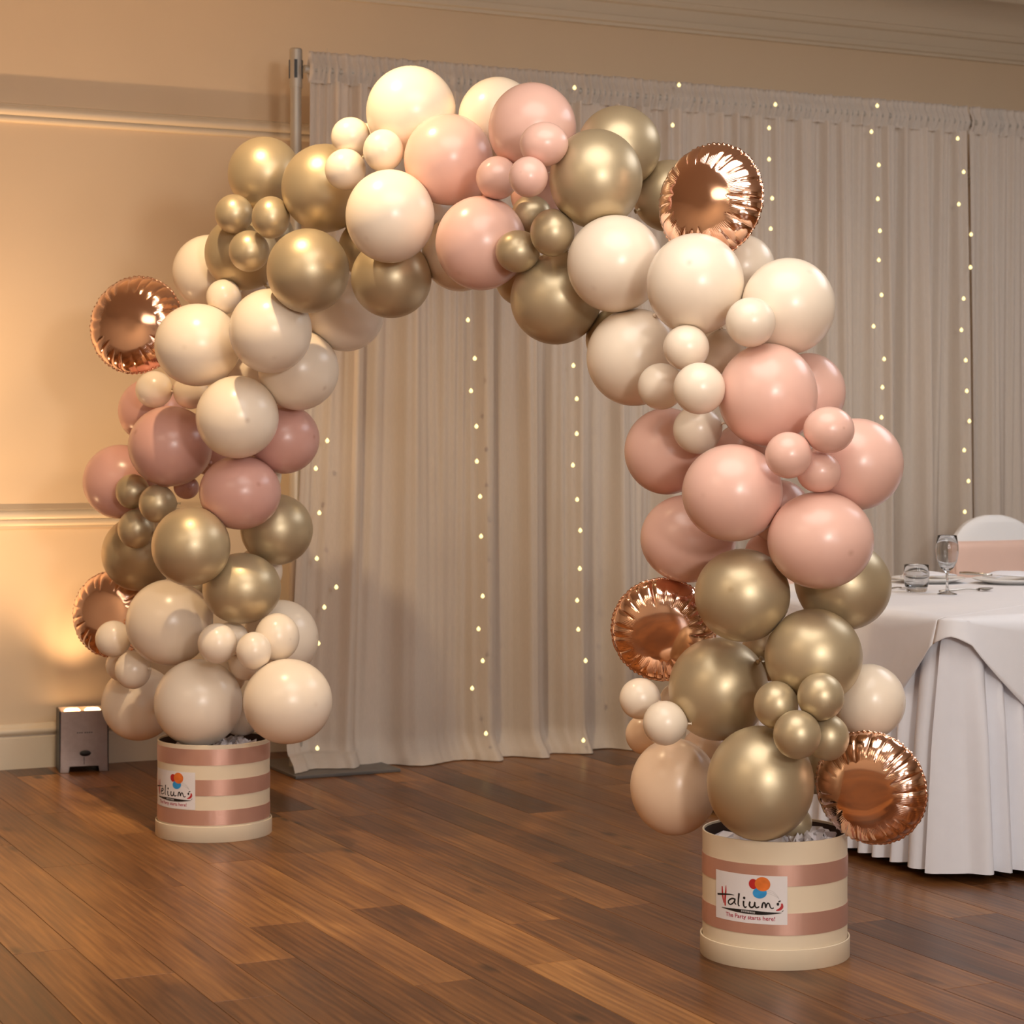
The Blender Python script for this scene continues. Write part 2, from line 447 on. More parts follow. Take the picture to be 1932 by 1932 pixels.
# board ends seen in the photograph: row start -> list of y
KNOWN = {0: [4.844, 6.6], -1: [5.183, 3.9], 2: [5.778, 4.858, 7.1], 1: [4.549, 6.2], 4: [4.489, 6.05], 6: [4.548, 6.7], 8: [5.158, 6.61], 11: [5.48, 7.2], 14: [4.515, 6.3], 12: [4.58, 6.4]}
TONES = {(-1, 0): .5, (0, 0): .40, (0, 1): .62, (1, 0): .42, (1, 1): .52, (2, 1): .58, (2, 2): .48, (3, 0): .52, (4, 0): .45, (4, 1): .68, (5, 0): .36, (6, 0): .78, (6, 1): .70, (8, 0): .30, (8, 1): .42, (14, 0): .34, (14, 1): .62}
rest = MB(); rT = []; rS = []
rows0 = int(math.floor((X0 - 1.287) / PW)); rows1 = int(math.ceil((X1 - 1.287) / PW))
nplank = 0
for r in range(rows0, rows1):
    xa = max(X0, 1.287 + r * PW); xb = min(X1, 1.287 + (r + 1) * PW)
    if xb - xa < 0.01: continue
    cuts = sorted(KNOWN.get(r, []))
    y = cuts[0] if cuts else 3.6 + random.random() * 1.6
    lo = [y]
    while lo[-1] > Y0: lo.append(lo[-1] - random.uniform(1.1, 2.1))
    allc = sorted(lo[1:]) + (cuts if cuts else [y])
    while allc[-1] < YW: allc.append(allc[-1] + random.uniform(1.1, 2.1))
    allc = [c for c in allc if Y0 < c < YW]; ed = [Y0] + allc + [YW]
    first = None
    for i in range(len(ed) - 1):
        ya, yb = ed[i], ed[i + 1]
        if yb - ya < 0.05: continue
        tone = min(.85, max(.2, random.gauss(.47, .13))); seed = random.random()
        inview = yb > 3.7 and 0.9 < xa and xb < 5.6
        if inview:
            if first is None: first = i
            tone = TONES.get((r, i - first), tone)
            m1 = MB(); T1 = []; S1 = []
            plank_geo(m1, xa, xb, ya, yb, tone, seed, T1, S1)
            me = bpy.data.meshes.new('plank'); me.from_pydata(m1.v, [], m1.f); attrs(me, tone=T1, seed=S1)
            me.materials.append(M['wood']); link('plank', me, floor); nplank += 1
        else:
            plank_geo(rest, xa, xb, ya, yb, tone, seed, rT, rS)
me = bpy.data.meshes.new('planks_beyond'); me.from_pydata(rest.v, [], rest.f); attrs(me, tone=rT, seed=rS); me.materials.append(M['wood'])
o = link('planks', me, floor); o['kind'] = 'stuff'
print('planks', nplank)

# ------------------------------------------------------------------ sheer drapes
def noise1(x, seed):
    x = np.asarray(x); i = np.floor(x).astype(int); fr = x - i; fr = fr * fr * (3 - 2 * fr)
    h = lambda k: np.modf(np.abs(np.sin((k + seed * 17.3) * 127.1) * 43758.5453))[0]
    return h(i) * (1 - fr) + h(i + 1) * fr
def folds(u, lam, seed, sharp=0.7):
    ph = u / lam + 1.1 * (noise1(u / (lam * 3.1), seed) - .5) + .5 * (noise1(u / (lam * 1.3), seed + 5) - .5)
    s = np.sin(2 * np.pi * ph)
    return np.sign(s) * np.abs(s) ** sharp * (0.55 + 0.75 * noise1(u / (lam * 1.9), seed + 9))
YD = 7.62
def drape(x0, x1, label, seed, flare=0.0, ztop=2.735):
    n = int((x1 - x0) / 0.0075); m = 64
    u = np.linspace(0, x1 - x0, n)
    vz = np.concatenate([np.linspace(0, .12, 12)[:-1], np.linspace(.12, ztop - .11, m)])
    fine = folds(u, 0.042, seed) * 0.012
    mid = folds(u, 0.11, seed + 2) * 0.030
    big = folds(u, 0.22, seed + 4, .8) * 0.060
    P = np.zeros((len(vz), n, 3))
    for k, z in enumerate(vz):
        t = z / ztop
        wf = np.clip((t - .25) / .7, 0, 1); wm = 1 - np.abs(t - .6) * .9; wb = np.clip(1.05 - t, 0, 1) ** 1.1
        yo = fine * (0.25 + .75 * wf) + mid * wm * .75 + big * wb
        drift = .03 * (noise1(u / .35, seed + 20) - .5) * (1 - t)
        hem = max(0.0, 1 - z / .11) ** 2
        pool = hem * (.03 + .09 * noise1(u / .13, seed + 30)) + max(0.0, 1 - z / .25) * .02 * noise1(u / .09, seed + 33)
        xs_ = x0 + u + drift - flare * (1 - t) ** 1.6 * np.clip(1 - u / .5, 0, 1)
        P[k, :, 0] = xs_
        P[k, :, 1] = YD - yo - pool
        P[k, :, 2] = np.maximum(.004, z + (.012 * noise1(u / .05, seed + 40) + .016 * noise1(u / .13, seed + 30)) * (max(0.0, 1 - z / .12) if z > 0 else 0)) + (.011 if x0 < 3 else 0) * np.clip(1 - (u - .25) / .06, 0, 1) * (z < .05)
    mb = MB(); mb.grid(P)
    o = mb.build('sheer_drape', 'voile', smooth=True)
    tag(o, label, 'curtain', 'sheer drape panels')
    # gathered rod-pocket heading
    hz = np.array([0, .012, .03, .055, .078, .092, .104, .118])
    ruf = folds(u, 0.030, seed + 50) * 0.012
    P = np.zeros((len(hz) * 2, n, 3))
    for side, sg in ((0, 1), (1, -1)):
        for k, h in enumerate(hz if side == 0 else hz[::-1]):
            puff = .018 * math.sin(math.pi * min(1, max(0, (h - .012) / .08))) + .004
            row = side * len(hz) + k
            P[row, :, 0] = x0 + u
            P[row, :, 1] = YD - sg * puff - ruf * (.8 if sg > 0 else .5) - (fine if h < .02 else 0) * .8
            P[row, :, 2] = ztop - .118 + h + (.006 * noise1(u / .03, seed + 60) if h > .1 else 0)
    mb = MB(); mb.grid(P); mb.build('heading', 'voile', o, smooth=True)
    return o
drape(2.79, 5.89, 'sheer beige drape panel hanging from the aluminium pole behind the arch', 1.0, flare=0.12)
drape(5.90, 8.90, 'sheer beige drape panel hanging behind the dining table chair', 7.0)
# pipe and base
t = thing('drape_pole', 'aluminium drape upright standing at the free edge of the sheer drape', 'pole', (2.752, 7.655, 0))
mb = MB(); mb.lathe([(0, .012), (.026, .012), (.026, 1.55), (.0215, 1.56), (.0215, 2.60), (0, 2.60)], 24); mb.build('lower_tube', 'alu', t, True, 30)
mb = MB(); mb.lathe([(0, 2.60), (.0245, 2.60), (.0245, 2.745), (.021, 2.75), (0, 2.75)], 24); mb.build('collar', 'alu', t, True, 30)
for a_ in (-100, -20, 60, 160):
    mb = MB(); mb.box(-.006, .006, .022, .0265, 2.635, 2.705, Matrix.Rotation(math.radians(a_ + 180), 3, 'Z')); mb.build('slot', 'black', t)
mb = MB(); mb.lathe([(0, 0), (.016, 0), (.016, 6.2), (0, 6.2)], 16)
rod = mb.build('crossbar', 'alu', t, True, 30); rod.rotation_euler = (0, math.pi / 2, 0); rod.location = (.02, -.035, 2.668)
mb = MB(); mb.box(2.665, 3.085, 7.415, 7.86, 0, .012)
o = mb.build('base_plate', 'base_plate'); bevel(o, .002); tag(o, 'flat grey steel base plate under the corner of the drape', 'base plate')

# ------------------------------------------------------------------ fairy lights on the drape
STRANDS = [
 [(2.820,1.252),(2.774,1.148),(2.788,0.981),(2.778,0.810),(2.856,0.700),(2.808,0.626),(2.784,0.491),(2.780,0.097)],
 [(3.401,1.721),(3.430,1.572),(3.414,1.446),(3.437,1.308),(3.439,1.172),(3.453,1.035),(3.457,0.880),(3.464,0.647),(3.446,0.520),(3.464,0.395),(3.419,0.290),(3.478,0.111)],
 [(3.866,2.656),(3.861,1.551),(3.876,1.419),(3.876,1.280),(3.859,1.155),(3.878,1.018),(3.892,0.895),(3.890,0.743),(3.878,0.617),(3.883,0.501),(3.916,0.375),(3.906,0.058)],
 [(4.345,2.702),(4.315,2.536)],
 [(4.808,2.654),(4.777,2.554),(4.777,2.424),(4.792,2.262),(4.785,2.135)],
 [(5.321,2.684),(5.291,2.571),(5.329,2.431),(5.324,2.286),(5.335,2.150),(5.329,2.025),(5.343,1.876),(5.302,1.741),(5.357,1.602),(5.348,1.481),(5.343,1.352)],
 [(5.745,2.570),(5.777,2.426),(5.751,2.284),(5.817,2.155),(5.814,2.011),(5.777,1.873),(5.765,1.736),(5.788,1.604),(5.794,1.470),(5.808,1.338),(5.780,1.211),(5.803,1.076),(5.783,0.942)],
]

SLAB = ['beside the balloon leg over the base plate', 'through the middle of the arch opening', 'inside the arch opening, nearer the table-side leg', 'showing only two lights above the gold balloons',
        'just past the topmost foil disc', 'between the foil disc and the chair', 'hanging above the white chair']
bulb_me = None
for pts, lb in zip(STRANDS, SLAB):
    t = thing('fairy_light_strand', 'strand of warm fairy lights on the drape ' + lb, 'string lights', (pts[0][0], 7.5, 2.72), group='fairy light strands on the drape')
    bx, bz = pts[0][0], 2.72
    path = [(pts[0][0], 2.73)] + pts if pts[0][1] < 2.6 else [(pts[0][0] - .02, 2.73)] + pts
    dense = []
    for (xa, za), (xb, zb) in zip(path, path[1:]):
        for k in range(6):
            s = k / 6; ss = s * s * (3 - 2 * s)
            dense.append((xa + (xb - xa) * ss - bx, .004 * math.sin(9 * za + k), za + (zb - za) * s - bz))
    dense.append((pts[-1][0] - bx, 0, pts[-1][1] - bz))
    mb = MB(); mb.tube(dense, .0006, 5); mb.build('wire', 'wire', t, True)
    for (x, z) in pts:
        if bulb_me is None:
            mb = MB(); mb.lathe([(0, -.0075), (.004, -.0065), (.0066, -.003), (.0074, .001), (.006, .005), (.0035, .007), (.0025, .010), (0, .0105)], 14)
            bulb_me = mb.mesh('bulb', True); bulb_me.materials.append(M['bulb'])
        link('bulb', bulb_me, t, (x - bx, -.004, z - bz))

# ------------------------------------------------------------------ uplight by the wall
t = thing('uplight', 'metal box uplight on the floor against the wall', 'uplight', (2.015, 8.0, 0), math.radians(-9))
W2, D2, HH = .089, .075, .232
def plate(mb, w_, y0, y1, notch):
    pr = [(-w_, 0), (-w_ + .032, 0), (-w_ + .036, .022), (w_ - .036, .022), (w_ - .032, 0), (w_, 0), (w_ * .97, HH), (-w_ * .97, HH)] if notch else [(-w_, 0), (w_, 0), (w_ * .97, HH), (-w_ * .97, HH)]
    n = len(pr); vs = [(x, y0, z) for x, z in pr] + [(x, y1, z) for x, z in pr]
    mb.add(vs, [tuple(range(n)), tuple(range(2 * n - 1, n - 1, -1))] + [(i, (i + 1) % n, n + (i + 1) % n, n + i) for i in range(n)])
mb = MB(); plate(mb, W2, -D2, -D2 + .004, True); plate(mb, W2, D2 - .004, D2, True)
fp = mb.build('housing', 'steel', t); bevel(fp, .0015)
for sx in (-1, 1):
    mb = MB(); mb.box(sx * W2 - .003, sx * W2 + .003, -D2 + .004, D2 - .004, .0, HH); mb.build('side_panel', 'black', t)
mb = MB(); mb.box(-W2 + .004, W2 - .004, -D2 + .005, D2 - .005, .025, HH - .03); mb.build('core', 'black', t)
for sx in (-.038, .038):
    mb = MB(); mb.lathe([(0, HH - .029), (.030, HH - .029), (.031, HH - .006), (.024, HH + .001), (0, HH + .004)], 24, (sx, 0, 0)); mb.build('lamp_lens', 'lamp', t, True, 40)
mb = MB(); mb.lathe([(0, 0), (.021, 0), (.021, .003), (.018, .005), (0, .005)], 24)
kn = mb.build('knob', 'black', t, True, 40); kn.rotation_euler = (math.pi / 2, 0, 0); kn.scale = (1, .55, 1); kn.location = (.004, -D2, .072)
mb = MB()
for x in (-.024, -.016, -.008, .004, .012, .020, .028): mb.box(x - .0028, x + .0028, -D2 - .0006, -D2, .148, .1515)
mb.build('maker_mark', 'black', t)
mb = MB(); mb.box(-.0012, .0012, -D2 - .0005, -D2, .03, .058); mb.build('seam', 'black', t)
spot('uplight_beam', (2.015, 7.97, .262), (2.0, 8.045, 1.0), 19, AMBER, 96, 0.9, 0.03)
# assumed twin, out of view, added to wash the wall with amber light
t = thing('uplight', 'second metal box uplight standing farther along and off the same wall', 'uplight', (0.85, 7.45, 0), math.radians(-25))
mb = MB(); plate(mb, W2, -D2, -D2 + .004, True); plate(mb, W2, D2 - .004, D2, True); mb.build('housing', 'steel', t)
mb = MB(); mb.box(-W2 + .004, W2 - .004, -D2 + .005, D2 - .005, .025, HH - .03); mb.build('core', 'black', t)
spot('uplight_beam_high', (0.85, 7.47, .262), (1.95, 8.13, 3.05), 215, AMBER, 46, 1.0, 0.03)  # extra beam added to brighten the upper wall
spot('uplight_beam_far', (0.85, 7.47, .262), (1.9, 8.13, 2.05), 150, AMBER, 100, 0.9, 0.03)  # wide beam of the assumed uplight, added to light the wall

# ------------------------------------------------------------------ round striped boxes
def unroll(R, ang0, z0):
    """label metres (u to the camera's right, v up) -> cylinder point; ang measured from the camera-facing direction"""
    def f(u, v, lift):
        th = ang0 + u / R
        d = FACE * math.cos(th) + RIGHT * math.sin(th)
        return d * (R + lift) + Vector((0, 0, z0 + v))
    return f
class Print:
    def __init__(s, f, lift): s.mb = MB(); s.f = f; s.lift = lift
    def poly(s, pts):
        s.mb.add([s.f(x, y, s.lift) for x, y in pts], [tuple(range(len(pts)))])
    def ellipse(s, cx, cy, rx, ry, a=0, n=28, rings=5):
        ca, sa = math.cos(a), math.sin(a); vs = [s.f(cx, cy, s.lift)]; fs = []
        for q in range(1, rings + 1):
            for k in range(n):
                x = rx * q / rings * math.cos(2 * math.pi * k / n); y = ry * q / rings * math.sin(2 * math.pi * k / n)
                vs.append(s.f(cx + x * ca - y * sa, cy + x * sa + y * ca, s.lift))
        for k in range(n): fs.append((0, 1 + k, 1 + (k + 1) % n))
        for q in range(rings - 1):
            for k in range(n):
                p = 1 + q * n + k; p2 = 1 + q * n + (k + 1) % n; fs.append((p, p + n, p2 + n, p2))
        s.mb.add(vs, fs)
    def stroke(s, pts, w0, w1=None, wm=None):
        w1 = w0 if w1 is None else w1
        # resample a smooth curve through pts
        P = [Vector((x, y)) for x, y in pts]; Q = []
        for i in range(len(P) - 1):
            a = P[max(0, i - 1)]; b = P[i]; c = P[i + 1]; d = P[min(len(P) - 1, i + 2)]
            for k in range(6):
                t = k / 6
                Q.append(.5 * ((2 * b) + (c - a) * t + (2 * a - 5 * b + 4 * c - d) * t * t + (3 * b - a - 3 * c + d) * t ** 3))
        Q.append(P[-1]); n = len(Q); A = []; B = []
        for i, q in enumerate(Q):
            tg = (Q[min(n - 1, i + 1)] - Q[max(0, i - 1)]); tg = tg.normalized() if tg.length > 0 else Vector((1, 0))
            nn = Vector((-tg.y, tg.x)); t = i / (n - 1)
            w_ = w0 + (w1 - w0) * t
            if wm is not None: w_ = w_ + (wm - (w0 + w1) / 2) * math.sin(math.pi * t)
            A.append(q + nn * w_ / 2); B.append(q - nn * w_ / 2)
        vs = [s.f(v.x, v.y, s.lift) for v in A + B]
        s.mb.add(vs, [(i, i + 1, n + i + 1, n + i) for i in range(n - 1)])
    def text(s, body, x, y, size, width, bold=.012):
        c = bpy.data.curves.new('lettering', 'FONT'); c.body = body; c.size = size; c.resolution_u = 3; c.offset = bold * size
        ob = bpy.data.objects.new('lettering', c); COL.objects.link(ob)
        dg = bpy.context.evaluated_depsgraph_get(); me = ob.evaluated_get(dg).to_mesh()
        wd = max(v.co.x for v in me.vertices)
        vs = [s.f(x + v.co.x * width / wd, y + v.co.y, s.lift) for v in me.vertices]; fs = [tuple(p.vertices) for p in me.polygons]
        s.mb.add(vs, fs); bpy.data.objects.remove(ob); bpy.data.curves.remove(c)
    def build(s, name, m, parent):
        me = bpy.data.meshes.new(name); me.from_pydata(s.mb.v, [], s.mb.f); me.update(); me.materials.append(M[m])
        return link(name, me, parent)

def hat_box(loc, R, Rl, ribbons, lab_ang, lab_z, label, second):
    global FACE
    FACE = (Vector((0, 0, 0)) - Vector((loc[0], loc[1], 0))).normalized()
    global RIGHT_
    t = thing('gift_box', label, 'box', (loc[0], loc[1], 0), group='round striped boxes at the arch feet')
    H = .303
    mb = MB(); mb.lathe([(0, .006), (R, .006), (R, H - .001), (R - .0012, H), (R - .0028, H), (R - .004, H - .001), (R - .004, .012), (0, .012)], 96)
    mb.build('body', 'card', t, True, 40)
    mb = MB(); mb.lathe([(R - .0045, H - .006), (R - .0045, .014), (0, .014)], 96); mb.build('lining', 'card_in', t, True, 40)
    mb = MB(); mb.lathe([(0, 0), (Rl - .001, 0), (Rl, .0012), (Rl, .048), (Rl - .001, .049), (Rl - .003, .049), (Rl - .004, .048), (Rl - .004, .004), (0, .004)], 96)
    mb.build('lid', 'card', t, True, 40)
    for z0, z1 in ribbons:
        mb = MB(); mb.lathe([(R + .0002, z0), (R + .0012, z0), (R + .0014, (z0 + z1) / 2), (R + .0012, z1), (R + .0002, z1)], 96); mb.build('ribbon', 'ribbon', t, True, 50)
    # printed label, in units of the close-up picture: 1 unit = K metres
    K = R / 730; Wd = 782 * K; Hh = 476 * K
    right = Vector((-FACE.y, FACE.x, 0))
    def f(u, v, lift):
        th = lab_ang + u / R
        d = FACE * math.cos(th) + right * math.sin(th)
        return d * (R + .0016 + lift) + Vector((0, 0, lab_z + v))
    P = np.array([[f(Wd * j / 28, Hh * i / 2, .0004) for j in range(29)] for i in range(3)], dtype=float)
    mb = MB(); mb.grid(P); la = mb.build('label', 'label', t, True)
    la['label'] = 'white printed label with a balloon logo'
    def uv(x, y):
        th = math.asin((x - 971.5) / 730)
        return ((th + math.radians(51.7)) * 730 * K, (972.6 + 170 * math.cos(th) - y) * K)
    k = lambda pts: [uv(x, y) for x, y in pts]
    def ink(name, m, lift, *strokes, blobs=()):
        b = Print(f, lift)
        for pts, w0, w1, wm in strokes: b.stroke(k(pts), w0 * K, w1 * K, None if wm is None else wm * K)
        for x, y, rx, ry, a in blobs:
            u_, v_ = uv(x, y); b.ellipse(u_, v_, rx * K, ry * K, a)
        return b.build(name, m, la)
    ink('letter', 'pr_black', .0010, ([(415, 848), (470, 850), (530, 852), (580, 858)], 18, 4, 15))
    ink('letter', 'pr_red', .0008, ([(462, 772), (464, 830), (470, 890), (478, 940)], 12, 5, 20))
    ink('letter', 'pr_red', .0008, ([(500, 765), (497, 830), (490, 900), (492, 965)], 6, 16, 22))
    if second == 'a':
        ink('letter', 'pr_black', .0008, ([(592, 902), (560, 893), (528, 912), (524, 938), (546, 952), (574, 932), (590, 900), (585, 935), (600, 952)], 17, 11, None))
    else:
        ink('letter', 'pr_black', .0008, ([(530, 922), (560, 916), (582, 900), (566, 884), (538, 896), (526, 925), (540, 952), (572, 956), (600, 940)], 17, 11, None))
    ink('letter', 'pr_black', .0008, ([(628, 840), (622, 900), (620, 950), (632, 968)], 20, 12, None))
    ink('letter', 'pr_black', .0008, ([(672, 915), (672, 955), (685, 978), (702, 970)], 19, 12, None), blobs=[(678, 886, 13, 14, 0)])
    ink('letter', 'pr_black', .0008, ([(735, 920), (728, 955), (745, 978), (772, 965), (782, 925), (782, 960), (798, 980), (824, 968)], 18, 12, None))
    ink('letter', 'pr_black', .0008, ([(848, 982), (856, 942), (868, 928), (880, 940), (886, 975), (896, 945), (910, 932), (922, 945), (930, 970), (945, 984), (964, 976)], 17, 11, None))
    ink('smile_mark', 'pr_black', .0008, blobs=[(1003, 940, 13, 15, 0)])
    ink('smile_mark', 'pr_black', .0008, blobs=[(1018, 912, 15, 7, .5)])
    ink('smile_mark', 'pr_red', .0008, ([(1040, 932), (1042, 965), (1020, 990), (985, 1003)], 14, 7, 28))
    ink('smile_mark', 'pr_black', .0008, ([(1038, 1014), (1048, 1008), (1056, 998)], 3, 3, 7))
    ink('swoosh', 'pr_black', .0008, ([(455, 980), (560, 1003), (680, 1019), (800, 1030), (920, 1033), (1040, 1025)], 2, 2, 40))
    ink('printed_balloon', 'pr_red', .0007, blobs=[(766, 747, 46, 50, 0)])
    ink('printed_balloon', 'pr_blue', .0009, blobs=[(828, 834, 70, 54, .15)])
    ink('printed_balloon', 'pr_orange', .0011, blobs=[(855, 747, 76, 70, 0)])
    for dx, dy in ((0, 0), (-6, 14), (-12, 30)):
        ink('printed_string', 'pr_grey', .0006, ([(905 + dx, 803 + dy), (955 + dx, 818 + dy), (995, 858 + dy * .5), (1016, 893)], 3, 3, None))
    g_ = Print(f, .0011); x = 650
    for wdt in (12, 5, 10, 5, 14, 9, 14, 5, 9, 11, 10, 8):
        y_ = 1013 + (x - 650) * .13
        g_.poly(k([(x, y_ + 9), (x + wdt * .7, y_ + 9), (x + wdt * .7, y_ - 9), (x, y_ - 9)])); x += wdt + 2
    o_ = g_.build('small_print', 'pr_grey', la); o_['kind'] = 'stuff'
    c_ = Print(f, .0008)
    u_, v_ = uv(497, 1064); u2, _ = uv(976, 1104)
    c_.text('The Party starts here!', u_, v_, 58 * K, u2 - u_)
    c_.build('tagline', 'pr_crimson', la)
    return t

def tissue(loc, R, label, spots):
    mb = MB()
    for x, y, z, r, sd in spots:
        rr = random.Random(sd); n = 9
        P = np.zeros((n, n, 3))
        for i in range(n):
            for j in range(n):
                P[i, j] = (x + (i / (n - 1) - .5) * 2 * r + rr.uniform(-1, 1) * r * .12, y + (j / (n - 1) - .5) * 2 * r + rr.uniform(-1, 1) * r * .12, z + rr.uniform(-1, 1) * .022)
        mb.grid(P)
    o = mb.build('tissue_paper', 'tissue', loc=(loc[0], loc[1], 0)); 
    md = o.modifiers.new('thick', 'SOLIDIFY'); md.thickness = .0008
    return tag(o, label, 'tissue paper')
BL = (2.07, 6.53); BR = (2.82, 4.40)
hat_box(BL, .178, .185, [(.240, .290), (.145, .195), (.053, .100)], math.radians(-80), .102,
        'round cream box with three rose gold ribbons and a side-turned label', 'e')
hat_box(BR, .176, .182, [(.198, .248), (.082, .134)], math.radians(-51.7), .108,
        'round cream box with two rose gold ribbons and a front label', 'a')
tissue(BL, .178, 'white tissue paper stuffed into the three-ribbon box', [(0.0, 0.0, .262, .115, 1), (.06, -.07, .278, .06, 2), (.07, .02, .285, .05, 5)])
tissue(BR, .176, 'white tissue paper stuffed into the two-ribbon box', [(0.0, 0.0, .262, .112, 3), (.07, -.08, .276, .055, 4), (.085, -.035, .282, .045, 8)])

